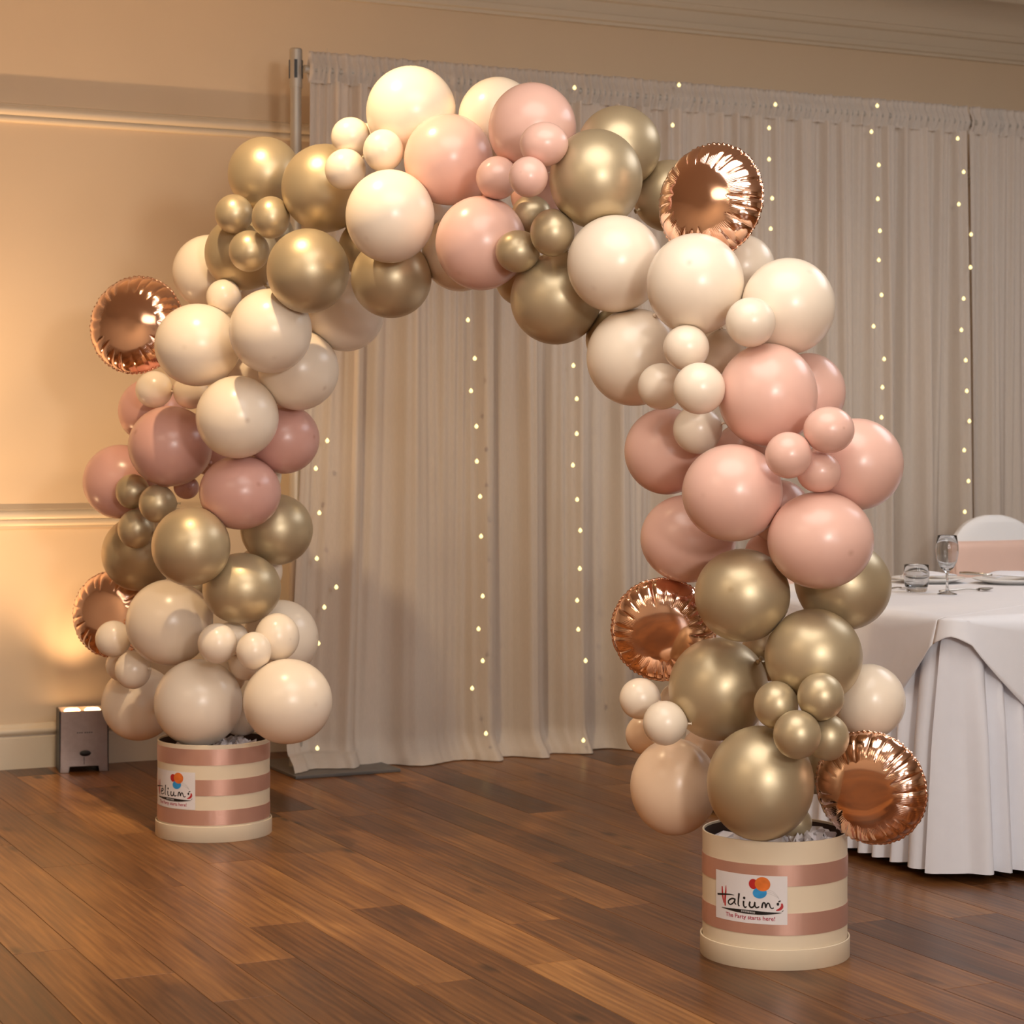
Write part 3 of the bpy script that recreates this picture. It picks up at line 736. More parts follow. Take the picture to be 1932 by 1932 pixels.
# ------------------------------------------------------------------ balloon arch
# colour, x, y, z, half width, half height (metres), label
BALLOONS = [
('cream',1.970,7.048,0.360,0.1261,0.1261,'large cream balloon hanging over the uplight side of the three-ribbon box'),
('cream',2.004,6.483,0.423,0.1393,0.1376,'large cream balloon overlapping the front rim of the three-ribbon box'),
('cream',2.175,6.123,0.458,0.1357,0.1292,'large cream balloon overhanging the curtain side of the three-ribbon box'),
('cream',1.962,6.663,0.665,0.1388,0.1388,'large cream balloon below the gold band, between two pairs of small cream ones'),
('cream',2.279,6.482,0.615,0.1212,0.1247,'large cream balloon half hidden behind a medium cream one, against the curtain hem'),
('cream',2.181,6.238,0.644,0.0690,0.0739,'medium cream balloon resting on the large cream one beside the curtain'),
('cream',2.010,6.304,0.626,0.0606,0.0623,'small cream balloon touching the large cream one under the gold band'),
('cream',2.084,6.174,0.611,0.0534,0.0582,'small cream balloon at the centre of the cream cluster above the three-ribbon box'),
('cream',2.082,6.385,0.631,0.0533,0.0533,'small cream balloon tucked behind the cream cluster under the gold band'),
('cream',2.139,6.414,0.551,0.0553,0.0570,'small cream balloon peeking out below the cream cluster above the three-ribbon box'),
('cream',1.843,6.903,0.597,0.0597,0.0597,'small cream balloon in front of the foil disc nearest the uplight'),
('cream',1.883,6.808,0.501,0.0591,0.0626,'small cream balloon hanging just below the one that covers the foil disc by the uplight'),
('cream',1.894,6.980,0.500,0.0551,0.0551,'small shaded cream balloon tucked behind two small cream ones by the uplight'),
('cream',2.171,6.559,0.361,0.0685,0.0617,'cream balloon wedged in the mouth of the three-ribbon box'),
('gold',1.952,6.984,0.873,0.1250,0.1268,'large gold balloon behind the gold trio, above the foil disc by the uplight'),
('gold',1.930,6.319,0.927,0.1209,0.1225,'large gold balloon with bright highlight at the centre of the gold band over cream'),
('gold',2.247,6.429,0.969,0.1151,0.1134,'large gold balloon half covered by a dusty pink one, against the curtain edge'),
('gold',2.107,6.360,0.790,0.1230,0.1113,'large olive gold balloon resting on the cream cluster'),
('gold',1.883,6.815,1.086,0.0557,0.0574,'small gold balloon pressed against the outermost dusty pink balloon'),
('gold',1.920,6.652,1.050,0.0598,0.0615,'small gold balloon at the front of the trio below the dusty pink ones'),
('gold',1.889,6.791,0.964,0.0607,0.0642,'lowest small gold balloon of the trio below the dusty pink ones'),
('cream',2.225,6.544,0.830,0.0772,0.0772,'cream balloon barely showing behind the olive gold one'),
('rose',1.888,6.985,1.115,0.1245,0.1245,'large dusty pink balloon sticking out over the chair rail'),
('rose',1.959,6.640,1.235,0.1350,0.1299,'large dusty pink balloon under the small cream pair and beside the lowest big cream one'),
('rose',1.984,6.942,1.353,0.1121,0.1103,'large dusty pink balloon mostly hidden behind a small cream one'),
('rose',2.091,6.328,1.091,0.1273,0.1157,'large dusty pink balloon sitting over the gold band'),
('rose',2.241,6.349,1.258,0.1138,0.1105,'large dusty pink balloon behind a big cream one, against the curtain'),
('rose',2.057,6.786,1.098,0.0421,0.0385,'tiny dusty pink balloon deep between the pink and gold ones'),
('cream',2.202,6.476,1.140,0.0730,0.0764,'cream balloon barely showing behind the dusty pink ones by the curtain'),
('cream',2.053,6.240,1.325,0.1270,0.1270,'large cream balloon lowest of the shoulder, overlapping two dusty pink ones'),
('cream',1.966,6.367,1.550,0.1335,0.1285,'large cream balloon in front of the higher foil disc on the uplight side'),
('cream',2.101,6.069,1.583,0.1244,0.1276,'large cream balloon directly under the front gold one'),
('cream',2.245,6.220,1.472,0.1250,0.1250,'large shaded cream balloon on the inside of the arch above a dusty pink one'),
('cream',2.392,6.198,1.652,0.1209,0.1209,'large shaded cream balloon hanging under two gold ones inside the arch'),
('cream',2.088,6.629,1.800,0.1204,0.1204,'large cream balloon behind the gold shoulder, standing out against the bare wall'),
('cream',2.054,6.377,1.703,0.0548,0.0548,'small shaded cream balloon between three large cream ones and the gold shoulder'),
('cream',1.936,6.745,1.420,0.0605,0.0605,'small cream balloon hanging just below the higher foil disc'),
('cream',2.041,6.685,1.414,0.0570,0.0587,'small shaded cream balloon above the largest dusty pink one'),
('gold',2.123,6.413,1.845,0.1156,0.1173,'large gold balloon mostly behind the small gold trio'),
('gold',2.165,5.917,1.755,0.1223,0.1254,'large gold balloon with a bright round highlight above the cream shoulder'),
('gold',2.180,6.354,2.092,0.1151,0.1168,'large gold balloon topping the shoulder, glowing against the wall'),
('gold',2.250,6.001,2.013,0.1309,0.1325,'large gold balloon behind the small cream trio'),
('gold',2.055,6.279,1.953,0.0590,0.0606,'small gold balloon of the shoulder trio, farthest out over the wall'),
('gold',2.110,6.091,1.927,0.0576,0.0640,'small gold balloon of the shoulder trio, against the large gold one'),
('gold',2.071,6.181,1.831,0.0615,0.0631,'small gold balloon of the shoulder trio, lowest of the three'),
('gold',2.330,5.671,1.721,0.1163,0.1148,'large brownish gold balloon hanging under the front cream one at the crown'),
('cream',2.247,5.478,1.878,0.1241,0.1301,'large cream balloon with a dark dot, beside two pink ones at the crown'),
('cream',2.391,5.668,2.204,0.1306,0.1337,'large cream balloon forming the highest point of the arch'),
('cream',2.248,5.782,2.139,0.0572,0.0572,'small cream balloon highest of the trio beside the topmost balloon'),
('cream',2.277,5.602,2.078,0.0573,0.0604,'small cream balloon of the crown trio, touching the pink balloon'),
('cream',2.218,5.747,2.038,0.0599,0.0599,'small cream balloon of the crown trio, in front of the gold one'),
('cream',2.346,5.902,2.148,0.0539,0.0539,'small cream balloon behind the crown trio'),
('cream',2.526,5.623,1.797,0.1109,0.1109,'large peach shaded balloon behind the lowest pink one of the crown'),
('pink',2.422,5.471,2.045,0.1256,0.1286,'large pink balloon beside the topmost cream balloon'),
('pink',2.545,5.185,2.103,0.1198,0.1242,'large pale pink balloon highest of the pink ones'),
('pink',2.413,5.232,1.789,0.1239,0.1282,'large pink balloon lowest of the crown, over the curtain'),
('cream',2.603,5.529,2.179,0.1146,0.1207,'large cream balloon behind two pink ones at the top of the arch'),
('pink',2.435,4.892,2.016,0.0628,0.0574,'small oblong pink balloon squeezed against a large gold one'),
('pink',2.436,5.178,1.961,0.0572,0.0587,'small pink balloon between two large pink ones'),
('pink',2.382,4.876,1.927,0.0502,0.0522,'small pink balloon nestled against the side of the large gold one'),
('gold',2.562,5.225,1.873,0.0553,0.0524,'small gold balloon directly below the small pink pair'),
('gold',2.491,4.956,1.796,0.0582,0.0624,'small gold balloon in the middle of its trio at the crown'),
('gold',2.442,5.063,1.754,0.0590,0.0562,'small gold balloon of the crown trio overlapping the lowest pink balloon'),
('gold',2.591,4.902,1.936,0.1219,0.1302,'large pale gold balloon biggest at the top of the arch'),
('gold',2.732,5.036,2.044,0.1130,0.1116,'large pale gold balloon behind the biggest one at the top'),
('gold',2.890,5.040,1.921,0.0985,0.0985,'gold balloon mostly hidden behind the topmost foil disc'),
('gold',2.562,5.076,1.632,0.1222,0.1222,'large gold balloon lowest of the crown, hanging under the gold trio'),
('gold',2.585,5.322,1.706,0.0799,0.0799,'gold balloon showing only a sliver behind the lowest gold one'),
('gold',2.720,5.022,1.525,0.0856,0.0856,'brown gold balloon showing only a sliver behind a cream one inside the arch'),
('cream',2.607,4.825,1.709,0.1246,0.1260,'large white-cream balloon just below the biggest gold one'),
('cream',2.668,4.523,1.638,0.1203,0.1256,'large cream balloon directly under the topmost foil disc'),
('cream',2.668,4.835,1.469,0.1240,0.1268,'large cream balloon on the inside of the table-side shoulder'),
('cream',2.849,4.384,1.581,0.1141,0.1179,'large cream balloon standing out over the curtain behind a smaller one'),
('cream',2.905,4.688,1.700,0.0850,0.0850,'cream balloon showing as a sliver behind the topmost foil disc'),
('cream',2.701,4.320,1.535,0.0595,0.0595,'medium cream balloon over the outermost cream one of the table-side shoulder'),
('cream',2.620,4.485,1.479,0.0563,0.0557,'small cream balloon highest of the trio under the cream shoulder'),
('cream',2.784,4.578,1.475,0.0560,0.0560,'small shaded cream balloon between the cream shoulder and a large pink one'),
('cream',2.631,4.628,1.388,0.0584,0.0584,'small cream balloon of the shoulder trio, on the inside of the arch'),
('cream',2.599,4.387,1.377,0.0622,0.0622,'small cream balloon of the shoulder trio, overlapping the big pink one'),
('cream',2.702,4.570,1.280,0.0608,0.0608,'small cream balloon hanging among pink ones below its trio'),
('pink',2.773,4.358,1.362,0.1205,0.1256,'largest pink balloon directly under the cream shoulder'),
('pink',2.955,4.456,1.373,0.0927,0.0980,'large pink balloon half hidden behind the largest pink one'),
('pink',2.729,4.771,1.225,0.1096,0.1124,'large shaded pink balloon on the inside of the arch, behind a small cream one'),
('pink',2.673,4.357,1.127,0.1207,0.1169,'large pink balloon with a faint dark dot, in the middle of the pink band'),
('pink',2.804,4.142,1.277,0.0594,0.0544,'small pink balloon highest of the pink trio'),
('pink',2.719,4.183,1.218,0.0544,0.0544,'small pink balloon of the trio, touching two large pink ones'),
('pink',2.810,4.193,1.178,0.0525,0.0487,'small pink balloon lowest of the pink trio'),
('pink',2.955,4.248,1.195,0.1124,0.1111,'large pink balloon sticking out farthest over the curtain'),
('pink',2.829,4.214,1.016,0.1256,0.1155,'large pink balloon hanging beside the white chair back'),
('pink',2.747,4.693,1.002,0.1219,0.1124,'large pink balloon resting over the foil disc on the inside of the arch'),
('pink',2.878,4.470,1.076,0.0791,0.0791,'pink balloon deep in the core of the pink band'),
('gold',2.711,4.373,0.879,0.1151,0.1125,'large gold balloon at the centre just below the pink band'),
('gold',2.975,4.330,0.897,0.1155,0.1090,'large gold balloon behind the lowest pink one, beside the tumbler'),
('gold',2.843,4.265,0.736,0.1167,0.1142,'large gold balloon in front of the table overlay, above the small gold cluster'),
('gold',2.747,4.544,0.633,0.1242,0.1282,'large gold balloon in front of the foil disc inside the arch'),
('gold',2.719,4.305,0.435,0.1277,0.1365,'biggest gold balloon sitting on the rim of the two-ribbon box'),
('gold',2.724,4.244,0.628,0.0525,0.0563,'small gold balloon of the four, against the large gold one'),
('gold',2.779,4.139,0.656,0.0543,0.0555,'small gold balloon highest of the four'),
('gold',2.714,4.139,0.572,0.0552,0.0564,'small gold balloon frontmost of the four, over the biggest gold one'),
('gold',2.815,4.165,0.556,0.0510,0.0547,'small gold balloon of the four, nearest the lowest foil disc'),
('cream',3.000,4.259,0.621,0.0873,0.0899,'large cream balloon in front of the white table skirt'),
('peach',2.690,4.665,0.376,0.1114,0.1222,'large peach cream balloon overhanging the two-ribbon box'),
('cream',2.627,4.729,0.595,0.0526,0.0526,'small cream balloon right under the foil disc inside the arch'),
('cream',2.593,4.543,0.557,0.0535,0.0548,'small cream balloon pressed against a large gold one above the peach balloon'),
('peach',2.698,4.830,0.487,0.0511,0.0525,'small peach balloon tucked behind two small cream ones'),
('cream',2.774,4.803,0.577,0.0415,0.0415,'small cream balloon almost hidden behind a large gold one'),
('gold',2.883,4.406,0.312,0.0418,0.0391,'small gold balloon down in the mouth of the two-ribbon box'),
('cream',2.242,6.746,1.775,0.0882,0.0882,'cream balloon filling the gap under the small gold trio of the shoulder'),
('cream',2.173,6.486,1.467,0.0781,0.0781,'cream balloon filling the gap between three large cream ones of the shoulder'),
('rose',2.122,6.759,1.220,0.0806,0.0806,'dusty pink balloon filling the gap between two large dusty pink ones'),
('gold',2.252,6.534,1.916,0.0858,0.0858,'gold balloon filling the gap behind the shoulder trio'),
('pink',2.624,5.311,1.933,0.0740,0.0740,'pink balloon filling the gap behind the small pink pair'),
('cream',2.847,4.667,1.506,0.0625,0.0625,'cream balloon filling the gap above the largest pink one'),
('pink',2.897,4.543,0.962,0.0642,0.0642,'pink balloon filling the gap between the lowest pink one and the gold ones'),
('gold',2.911,4.580,0.708,0.0674,0.0674,'gold balloon filling the gap between three large gold ones'),
('peach',2.834,4.743,0.443,0.0688,0.0688,'peach balloon filling the gap over the two-ribbon box'),
('gold',2.932,4.398,0.443,0.0628,0.0628,'gold balloon filling the gap behind the lowest foil disc'),
('gold',2.100,6.787,0.755,0.0773,0.0773,'gold balloon filling the gap over the large cream one'),
('cream',2.131,6.627,0.493,0.0759,0.0759,'cream balloon filling the gap behind the cream cluster'),
('gold',2.386,6.011,1.836,0.0839,0.0839,'gold balloon filling the gap beside the brownish gold one'),
('cream',2.463,5.742,1.926,0.0843,0.0843,'cream balloon filling the gap between two pink ones at the crown'),
('rose',2.049,7.080,1.165,0.0800,0.0800,'dusty pink balloon filling the gap behind the small gold trio'),
('pink',2.858,4.611,1.227,0.0701,0.0701,'pink balloon filling the gap under the largest pink one'),
]

# x, y, z, radius, turned to the viewer's left, turned up (degrees), label
FOILS = [
(1.937,6.958,1.641,0.1689,12,7,'rose gold foil disc balloon against the bare wall beside the cream shoulder'),
(1.903,7.143,0.660,0.1507,16,6,'rose gold foil disc balloon glinting just above the uplight'),
(2.768,4.616,1.857,0.1514,34,6,'rose gold foil disc balloon highest on the arch'),
(2.713,4.760,0.765,0.1380,8,-8,'rose gold foil disc balloon on the inside of the arch below the pink band'),
(2.947,4.177,0.427,0.1399,28,-6,'rose gold foil disc balloon leaning on the two-ribbon box by the table skirt'),
]
CORE = [
(2.067,6.541,0.304),
(2.067,6.541,0.627),
(2.058,6.567,0.966),
(2.053,6.581,1.221),
(2.067,6.541,1.476),
(2.113,6.411,1.707),
(2.175,6.234,1.878),
(2.275,5.948,1.961),
(2.385,5.637,2.011),
(2.507,5.288,1.942),
(2.619,4.968,1.829),
(2.723,4.673,1.645),
(2.785,4.495,1.451),
(2.807,4.432,1.215),
(2.813,4.417,0.981),
(2.807,4.432,0.707),
(2.813,4.417,0.331),
]

mb = MB()
cs = [Vector(c) for c in CORE]; pts = []
cs = [Vector((BL[0], BL[1], .02))] + cs + [Vector((BR[0], BR[1], .02))]
for i in range(len(cs) - 1):
    a, b, c, d = cs[max(0, i - 1)], cs[i], cs[i + 1], cs[min(len(cs) - 1, i + 2)]
    for k in range(6):
        t_ = k / 6; pts.append(.5 * ((2 * b) + (c - a) * t_ + (2 * a - 5 * b + 4 * c - d) * t_ * t_ + (3 * b - a - 3 * c + d) * t_ ** 3))
pts.append(cs[-1])
NS, NR = 56, 34
tt = np.linspace(0, math.pi, NR + 1)
prof_r = np.sin(tt) * (1 - .05 * np.clip((tt - 1.9) / 1.2, 0, 1) ** 2)
prof_z = np.where(tt < math.pi / 2, np.cos(tt), np.cos(tt) * (1 + .07 * np.clip((tt - 2.2) / .94, 0, 1) ** 2))
ang = np.linspace(0, 2 * math.pi, NS, endpoint=False)
unit = np.zeros((NR - 1, NS, 3))
for i in range(1, NR):
    unit[i - 1, :, 0] = prof_r[i] * np.cos(ang); unit[i - 1, :, 1] = prof_r[i] * np.sin(ang); unit[i - 1, :, 2] = prof_z[i]
UV = np.vstack([[[0, 0, prof_z[0]]], unit.reshape(-1, 3), [[0, 0, prof_z[-1]]]])
CROWN = np.concatenate([[tt[0]], np.repeat(tt[1:NR], NS), [tt[-1]]])
UF = []
for k in range(NS): UF.append((0, 1 + k, 1 + (k + 1) % NS))
for i in range(NR - 2):
    for k in range(NS):
        a_ = 1 + i * NS + k; b_ = 1 + i * NS + (k + 1) % NS
        UF.append((a_, a_ + NS, b_ + NS, b_))
last = len(UV) - 1
for k in range(NS): UF.append((last, 1 + (NR - 2) * NS + (k + 1) % NS, 1 + (NR - 2) * NS + k))

mb = MB(); mb.lathe([(0, .10), (.05, .08), (.10, .02), (.085, -.03), (.045, -.06), (.06, -.10), (.13, -.20), (.12, -.205), (.04, -.12), (0, -.11)], 14)
KNOTV, KNOTF = np.array(mb.v), mb.f
R3 = np.array(RIGHT); F3 = np.array(FWD); U3 = np.array((0, 0, 1.0))
pos = np.array([b[1:4] for b in BALLOONS]); rxs = np.array([b[4] for b in BALLOONS]); rzs = np.array([b[5] for b in BALLOONS])
rad = (rxs + rzs) / 2
core = np.array([list(p) for p in pts])
KN = {}
SIZE = {'cream': 'cream balloons of the arch', 'peach': 'cream balloons of the arch', 'pink': 'pink balloons of the arch', 'rose': 'dusty pink balloons of the arch', 'gold': 'gold balloons of the arch'}
for i, (col, x, y, z, rx, rz, label) in enumerate(BALLOONS):
    p = pos[i]
    dist = np.linalg.norm(core - p, axis=1); c = core[np.argmin(dist)]
    ax = p - c + .35 * rad[i] * (-F3) + np.array([random.uniform(-1, 1), random.uniform(-1, 1), random.uniform(-1, 1)]) * .055
    ax /= np.linalg.norm(ax)
    q = Vector((0, 0, 1)).rotation_difference(Vector(ax)).to_matrix()
    Rm = np.array(q)
    V = UV @ Rm.T
    # true proportions: width, height, depth
    comp_r = V @ R3; comp_f = V @ F3
    V = np.outer(comp_r * rx, R3) + np.outer(comp_f * rad[i], F3) + np.outer(V[:, 2] * rz, U3)
    # press flat against the neighbours it touches
    for j in range(len(BALLOONS)):
        if j == i: continue
        n = pos[j] - p; D = np.linalg.norm(n)
        if D < 1e-6 or D >= (rad[i] + rad[j]) * 1.03: continue
        n /= D
        t_ = (D * D + rad[i] ** 2 - rad[j] ** 2) / (2 * D) - .0008
        s = V @ n
        over = s - t_
        V -= np.outer(np.where(over > 0, over, 0), n)
    me = bpy.data.meshes.new('balloon'); me.from_pydata(V.tolist(), [], UF); me.update(); me.shade_smooth()
    attrs(me, crown=np.clip(1 - CROWN / .075, 0, 1) * random.choice((.05, .2, .5)) + np.clip((CROWN - 2.85) / .29, 0, 1) * .5)
    me.materials.append(M[col])
    o = link('balloon', me, None, tuple(p))
    tag(o, label, 'balloon', ('small ' if rad[i] < .085 else 'large ') + SIZE[col])
    kv = (KNOTV * rad[i] * .55 - np.array([0, 0, 1.10 * rad[i]])) @ Rm.T
    km = bpy.data.meshes.new('knot'); km.from_pydata(kv.tolist(), [], KNOTF); km.update(); km.shade_smooth(); km.materials.append(M[col])
    link('knot', km, o)

# foil discs: two pillowed skins, radial puckers, a crimped seam
def foil_mesh(R, seed):
    rr = random.Random(seed)
    NA, NRR = 720, 46
    ncr = 21
    cre = np.sort(np.array([2 * math.pi * (k + rr.uniform(-.22, .22)) / ncr for k in range(ncr)]))
    dep = np.array([rr.uniform(.45, 1.0) for _ in cre]); ln = np.array([rr.uniform(.50, .66) for _ in cre])
    th = np.linspace(0, 2 * math.pi, NA, endpoint=False)
    # which cushion between two creases each angle lies in
    ext = np.concatenate([cre, [cre[0] + 2 * math.pi]])
    tq = np.where(th < cre[0], th + 2 * math.pi, th)
    sec = np.clip(np.searchsorted(ext, tq, side='right') - 1, 0, ncr - 1)
    s = (tq - ext[sec]) / (ext[sec + 1] - ext[sec])
    edge = np.abs(2 * s - 1)
    sunk = edge ** 3.2 * np.where(s < .5, dep[sec], dep[(sec + 1) % ncr])
    start = np.where(s < .5, ln[sec], ln[(sec + 1) % ncr])
    pleat = np.sin(th * 150 + 2 * np.sin(th * 4 + seed)) * (.35 + .65 * (.5 + .5 * np.sin(th * 5 + seed * 2))) 
    crease = sunk[None, :]
    sides = []
    for sg in (1, -1):
        rho = np.linspace(0, 1, NRR) ** .75
        P = np.zeros((NRR, NA, 3))
        for i, r in enumerate(rho):
            h = .44 * (1 - r ** 3.0) ** .58
            a_ = np.clip((r - start) / (1 - start), 0, 1)
            amp = sunk * (a_ ** .8) * .085 * (1 - .45 * a_)
            hh = h - amp + pleat * (.0022 * math.exp(-((r - .68) / .09) ** 2) + .0016 * max(0, (r - .8) / .2))
            hh = np.maximum(hh, .006)
            rad_ = r * (1 - .016 * np.clip((r - .85) / .15, 0, 1) * sunk)
            P[i, :, 0] = rad_ * np.cos(th) * R; P[i, :, 1] = rad_ * np.sin(th) * R; P[i, :, 2] = sg * hh * R
        sides.append(P)
    mb = MB()
    for P in sides:
        o = len(mb.v)
        mb.v.append((0, 0, float(P[0, 0, 2])))
        mb.v += [tuple(v) for v in P[1:].reshape(-1, 3).tolist()]
        for k in range(NA): mb.f.append((o, o + 1 + k, o + 1 + (k + 1) % NA))
        for i in range(NRR - 2):
            for k in range(NA):
                a_ = o + 1 + i * NA + k; b_ = o + 1 + i * NA + (k + 1) % NA
                mb.f.append((a_, a_ + NA, b_ + NA, b_))
    # seam lip with scallops
    lip = MB()
    P = np.zeros((5, NA, 3))
    sc = .5 + .5 * np.sin(th * 64 + 2 * np.sin(th * 5))
    for i, (ro, zz) in enumerate(((.975, .010), (1.0, .012), (1.02, .004), (1.0, -.012), (.975, -.010))):
        k_ = (ro + (.012 * sc if i == 2 else .004 * sc)) * (1 - .016 * sunk)
        P[i, :, 0] = k_ * np.cos(th) * R; P[i, :, 1] = k_ * np.sin(th) * R; P[i, :, 2] = (zz + (.016 * np.sin(th * 64 + 1.3) if i == 2 else 0)) * R
    P = np.concatenate([P, P[:, :1]], axis=1)
    lip.grid(P)
    return mb, lip
for i, (x, y, z, R, left, up, label) in enumerate(FOILS):
    mb, lip = foil_mesh(R * .968, 3 + i * 5)
    o = mb.build('foil_balloon', 'foil', smooth=True, loc=(x, y, z))
    tag(o, label, 'balloon', 'rose gold foil disc balloons on the arch')
    nd = (-FWD * math.cos(math.radians(left)) - RIGHT * math.sin(math.radians(left)))
    nd = nd * math.cos(math.radians(up)) + Vector((0, 0, math.sin(math.radians(up))))
    o.rotation_euler = nd.to_track_quat('Z', 'Y').to_euler()
    lip.build('seam', 'foil', o, smooth=True)

# ------------------------------------------------------------------ dining table, cloths
TX0, TX1, TY0, TY1, TZ = 3.73, 6.25, 4.89, 6.30, .745
t = thing('dining_table', 'rectangular banquet table hidden under white cloths', 'table', (TX0, TY0, 0))
mb = MB(); mb.box(.03, TX1 - TX0 - .03, .03, TY1 - TY0 - .03, TZ - .03, TZ - .004); mb.build('table_top', 'table', t)
for lx in (.12, TX1 - TX0 - .16):
    for ly in (.12, TY1 - TY0 - .16):
        mb = MB(); mb.box(lx, lx + .04, ly, ly + .04, 0, TZ - .03); mb.build('leg', 'steel', t)
def perimeter(cr, step):
    """rounded rectangle points with outward normals, counter-clockwise from the near corner"""
    out = []
    cx = [(TX0 + cr, TY0 + cr, 180), (TX1 - cr, TY0 + cr, 270), (TX1 - cr, TY1 - cr, 0), (TX0 + cr, TY1 - cr, 90)]
    for k, (x, y, a0) in enumerate(cx):
        for i in range(9):
            a = math.radians(a0 + 90 * i / 8); out.append((x + cr * math.cos(a), y + cr * math.sin(a), math.cos(a), math.sin(a)))
        nx, ny, na = cx[(k + 1) % 4]
        a = math.radians(a0 + 90); ex, ey = x + cr * math.cos(a), y + cr * math.sin(a)
        a2 = math.radians(na); sx, sy = nx + cr * math.cos(a2), ny + cr * math.sin(a2)
        L = math.hypot(sx - ex, sy - ey); n = int(L / step)
        for i in range(1, n): out.append((ex + (sx - ex) * i / n, ey + (sy - ey) * i / n, math.cos(a), math.sin(a)))
    return out
per = perimeter(.03, .010)
pa = np.array(per); seg = np.linalg.norm(np.diff(pa[:, :2], axis=0, append=pa[:1, :2]), axis=1); sl = np.concatenate([[0], np.cumsum(seg)[:-1]]); TOT = seg.sum()
npl = 96
pl = folds(sl, TOT / npl, 3.0, .65)
rows = []
for z, k, out_ in [(TZ, 0, -.02), (TZ, 0, 0), (TZ - .006, .02, .004), (TZ - .03, .15, .007)] + [(TZ - .03 - (TZ - .055) * i / 14, min(1, .3 + i / 9), .010 + .045 * i / 14) for i in range(1, 15)]:
    off = out_ + pl * .022 * k
    rows.append(np.stack([pa[:, 0] + pa[:, 2] * off, pa[:, 1] + pa[:, 3] * off, np.full(len(pa), z) + (.006 * noise1(sl / .1, 4) if z < .05 else 0)], axis=1))
P = np.array(rows); P = np.concatenate([P, P[:, :1]], axis=1)
mb = MB(); mb.grid(P)
top = len(mb.v); mb.v.append(((TX0 + TX1) / 2, (TY0 + TY1) / 2, TZ))
for k in range(len(pa)): mb.f.append((k, k + 1, top))
tag(mb.build('tablecloth', 'linen', smooth=True, angle=70), 'white pleated floor-length cloth around the dining table', 'tablecloth')
# overlay with pointed corners hanging between the table corners
def side_s():
    """distance from the nearest table corner along the edge"""
    d = []
    for x, y, nx, ny in per:
        c = [math.hypot(x - a, y - b) for a in (TX0, TX1) for b in (TY0, TY1)]
        d.append(min(c))
    return np.array(d)
ds = side_s()
tri = lambda s, p: np.abs((s + p) % (2 * p) - p) * -1 + p
drop = .050 + .255 * (1 - np.abs(((np.maximum(0, ds - .012) / .26) % 2) - 1)) ** .85
rows = []
for k in np.linspace(0, 1, 12):
    out_ = .007 + .020 * k + .006 * np.sin(sl * 9) * k + .004
    bow = np.where(k == 0, 0, out_ + .004)
    rows.append(np.stack([pa[:, 0] + pa[:, 2] * (bow + .012 * (k > 0)), pa[:, 1] + pa[:, 3] * (bow + .012 * (k > 0)), TZ + .004 - drop * k], axis=1))
inner = np.stack([pa[:, 0] - pa[:, 2] * .03, pa[:, 1] - pa[:, 3] * .03, np.full(len(pa), TZ + .0045)], axis=1)
P = np.array([inner] + rows); P = np.concatenate([P, P[:, :1]], axis=1)
mb = MB(); mb.grid(P)
top = len(mb.v); mb.v.append(((TX0 + TX1) / 2, (TY0 + TY1) / 2, TZ + .0045))
for k in range(len(pa)): mb.f.append((k, k + 1, top))
o = mb.build('table_overlay', 'linen2', smooth=True, angle=60)
md = o.modifiers.new('thick', 'SOLIDIFY'); md.thickness = .0012; md.offset = 1
tag(o, 'white overlay cloth with pointed corners hanging over the pleated cloth', 'tablecloth')
ZT = TZ + .006

def cam_xy(px, d):
    v = FWD * d + RIGHT * (d * (px - 966) / 4000)
    return v.x, v.y
# tumbler
x, y = cam_xy(1729, 7.03)
mb = MB(); mb.lathe([(0, 0), (.030, 0), (.034, .004), (.041, .035), (.0425, .06), (.041, .082), (.0405, .090), (.0392, .0905), (.0385, .089), (.0405, .06), (.039, .036), (.033, .020), (.02, .016), (0, .015)], 40)
tag(mb.build('tumbler', 'glass', smooth=True, loc=(x, y, ZT)), 'short clear glass tumbler on the white table', 'glass')
# wine glass
x, y = cam_xy(1787, 6.93)
mb = MB(); mb.lathe([(0, 0), (.032, 0), (.0325, .0015), (.02, .005), (.008, .009), (.005, .016), (.0042, .04), (.0045, .066), (.008, .074), (.022, .087), (.032, .108), (.0368, .135), (.0362, .160), (.031, .192), (.0302, .1925), (.0298, .191), (.0350, .160), (.0356, .135), (.031, .109), (.021, .090), (.008, .080), (0, .079)], 40)
tag(mb.build('wine_glass', 'glass', smooth=True, loc=(x, y, ZT)), 'empty stemmed wine glass on the white table', 'glass')
def plate_at(px, d, label):
    x, y = cam_xy(px, d)
    mb = MB(); mb.lathe([(0, 0), (.075, 0), (.082, .003), (.128, .016), (.130, .018), (.128, .0195), (.084, .0075), (.075, .006), (0, .006)], 56)
    return tag(mb.build('dinner_plate', 'china', smooth=True, angle=40, loc=(x, y, ZT)), label, 'plate', 'dinner plates on the table')
plate_at(1905, 7.45, 'white dinner plate with a knife across it, in front of the white chair')
plate_at(1752, 7.50, 'white dinner plate behind the tumbler')
def napkin_at(px, d, rz, label):
    x, y = cam_xy(px, d); mb = MB()
    n = 12; P = np.zeros((n, n, 3))
    for i in range(n):
        for j in range(n):
            u, v = i / (n - 1), j / (n - 1)
            P[i, j] = ((u - .5) * .20, (v - .5) * .10, .006 + .020 * math.sin(math.pi * u) * (.4 + .6 * v) + .003 * math.sin(9 * u))
    mb.grid(P); o = mb.build('napkin', 'linen', smooth=True, loc=(x, y, ZT + .018)); o.rotation_euler = (0, 0, rz)
    md = o.modifiers.new('thick', 'SOLIDIFY'); md.thickness = .004
    return tag(o, label, 'napkin', 'folded napkins on the plates')
napkin_at(1752, 7.50, .3, 'folded white napkin on the plate behind the tumbler')
napkin_at(1915, 7.47, -.2, 'folded white napkin on the plate under the knife')
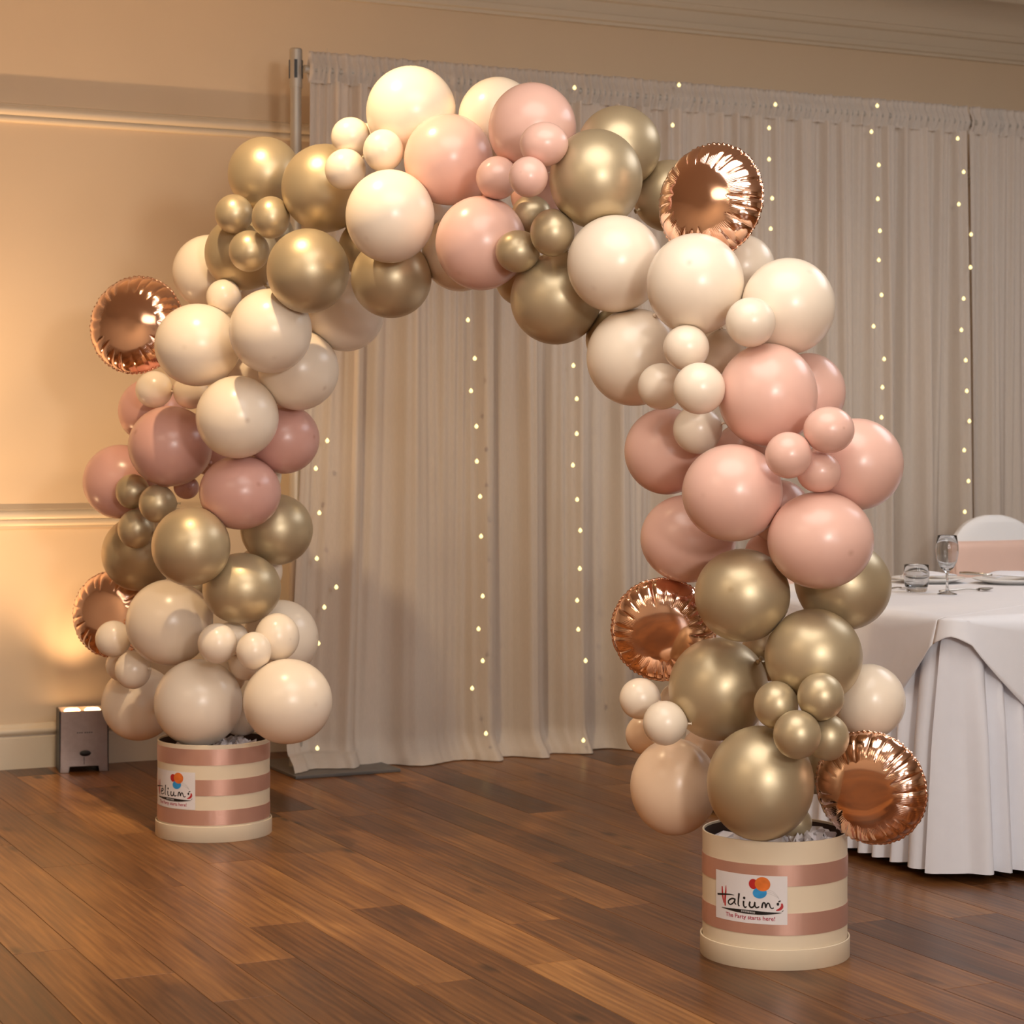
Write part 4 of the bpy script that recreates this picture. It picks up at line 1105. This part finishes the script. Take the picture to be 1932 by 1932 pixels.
# cutlery
def knife(px, d, rz, z, label, tilt=0.0):
    x, y = cam_xy(px, d)
    t = thing('table_knife', label, 'knife', (x, y, z), rz); t.rotation_euler = (0, tilt, rz)
    mb = MB(); mb.tube([(-.115, 0, .004), (-.09, 0, .0045), (-.03, 0, .004), (.0, 0, .003)], [.004, .0055, .0045, .003], 10); mb.build('handle', 'cutlery', t, True)
    n = 10; mbb = MB()
    pr = [(0, -.004), (.02, -.008), (.07, -.010), (.10, -.008), (.115, 0), (.10, .004), (.05, .005), (0, .004)]
    vs = [(a, b, .0025) for a, b in pr] + [(a, b, .0037) for a, b in pr]; k = len(pr)
    mbb.add(vs, [tuple(range(k))[::-1], tuple(range(k, 2 * k))] + [(i, (i + 1) % k, k + (i + 1) % k, k + i) for i in range(k)])
    mbb.build('blade', 'cutlery', t)
knife(1872, 7.40, math.radians(-52), ZT + .030, 'steel table knife lying across the plate by the chair', 0.03)
def spoon(px, d, rz, label):
    x, y = cam_xy(px, d)
    t = thing('dessert_spoon', label, 'spoon', (x, y, ZT), rz)
    mb = MB(); mb.tube([(-.15, 0, .003), (-.10, 0, .006), (-.04, 0, .010), (-.012, 0, .007), (.004, 0, .005)], [.0045, .0035, .0022, .0026, .004], 8); mb.build('handle', 'cutlery', t, True)
    mb = MB(); P = np.zeros((9, 24, 3))
    for i in range(9):
        r = i / 8
        for j in range(24):
            a = 2 * math.pi * j / 24
            P[i, j] = (.028 + .028 * r * math.cos(a), .019 * r * math.sin(a), .002 + .008 * r * r)
    P = np.concatenate([P, P[:, :1]], axis=1); mb.grid(P); o = mb.build('bowl', 'cutlery', t, True)
    md = o.modifiers.new('thick', 'SOLIDIFY'); md.thickness = .0012
spoon(1846, 7.06, math.radians(-5), 'steel spoon lying beside the wine glass')
def fork(px, d, rz, label):
    x, y = cam_xy(px, d)
    t = thing('table_fork', label, 'fork', (x, y, ZT), rz)
    mb = MB(); mb.tube([(-.13, 0, .003), (-.08, 0, .005), (-.02, 0, .008), (.0, 0, .006)], [.0055, .004, .0025, .003], 8); mb.build('handle', 'cutlery', t, True)
    mb = MB(); mb.box(-.002, .022, -.011, .011, .004, .0055)
    for k in range(4): mb.box(.022, .062, -.011 + k * .0067, -.0085 + k * .0067, .004, .0055)
    mb.build('tines', 'cutlery', t)
fork(1700, 7.15, math.radians(20), 'steel fork lying beside the tumbler near the gold balloon')

# ------------------------------------------------------------------ covered chairs
def chair(x, y, label):
    """origin under the middle of the backrest; the seat reaches towards the table (-Y)"""
    t = thing('banquet_chair', label, 'chair', (x, y, 0), group='white covered chairs behind the table')
    n = 33
    def half(z):
        return np.interp(z, [0, .40, .46, .60, .80, .95], [.235, .222, .215, .214, .210, .205])
    def outline(z):
        """half width with the rounded crown"""
        w_ = half(z)
        if z > .80: w_ = .210 * math.sqrt(max(0, 1 - ((z - .80) / .152) ** 2.3)) 
        return w_
    zs = list(np.linspace(.0, .80, 18)) + [.80 + .15 * math.sin(math.pi / 2 * k / 12) for k in range(1, 13)]
    front, back = [], []
    for z in zs:
        w_ = max(.02, outline(z)); lean = .05 * max(0, z - .45) / .5
        fr, bk = [], []
        for j in range(n):
            s = -1 + 2 * j / (n - 1); ed = (1 - abs(s) ** 4)
            th = (.012 + .020 * ed) * (1 if z < .93 else .55)
            rip = .006 * math.sin(s * 14) * max(0, 1 - z / .4)
            fr.append((s * w_, lean - th + rip, z)); bk.append((s * w_, lean + th + rip, z))
        front.append(fr); back.append(bk)
    mb = MB()
    ring = np.array([f_ + b_[::-1] + [f_[0]] for f_, b_ in zip(front, back)]); mb.grid(ring)
    mb.f.append(tuple(range(len(mb.v) - ring.shape[1], len(mb.v) - 1)))
    mb.build('back_cover', 'chair_white', t, True, 60)
    # seat with skirt
    mb = MB(); rows = []
    for z, sc in ((0, 1.05), (.2, 1.03), (.42, 1.0), (.452, .99), (.465, .95), (.468, .5), (.468, .02)):
        row = []
        for k in range(61):
            a = 2 * math.pi * k / 60; c_, s_ = math.cos(a), math.sin(a)
            e = 5; rr_ = (abs(c_) ** e + abs(s_) ** e) ** (-1 / e)
            row.append((rr_ * c_ * .215 * sc, -.215 + rr_ * s_ * .19 * sc, z))
        rows.append(row)
    mb.grid(np.array(rows)); mb.build('seat_cover', 'chair_white', t, True, 50)
    # sash band around the backrest
    rows = []
    for k, z in enumerate(np.linspace(.60, .848, 9)):
        w_ = outline(z) + .004; lean = .05 * (z - .45) / .5; row = []
        wob = .002 * math.sin(k * 2.2)
        for j in range(n):
            s = -1 + 2 * j / (n - 1); th = .012 + .020 * (1 - abs(s) ** 4) + .004 + wob; row.append((s * w_, lean - th, z))
        for j in range(n):
            s = 1 - 2 * j / (n - 1); th = .012 + .020 * (1 - abs(s) ** 4) + .004 + wob; row.append((s * w_, lean + th, z))
        row.append(row[0]); rows.append(row)
    mb = MB(); mb.grid(np.array(rows)); o = mb.build('sash', 'sash', t, True, 60)
    md = o.modifiers.new('thick', 'SOLIDIFY'); md.thickness = .003; md.offset = 1
    return t
chair(4.68, 6.90, 'white covered chair with pink sash, mostly hidden behind the lowest pink balloon')
chair(5.50, 6.90, 'white covered chair with pink sash, in plain view behind the wine glass')
print('objects', len(bpy.data.objects))
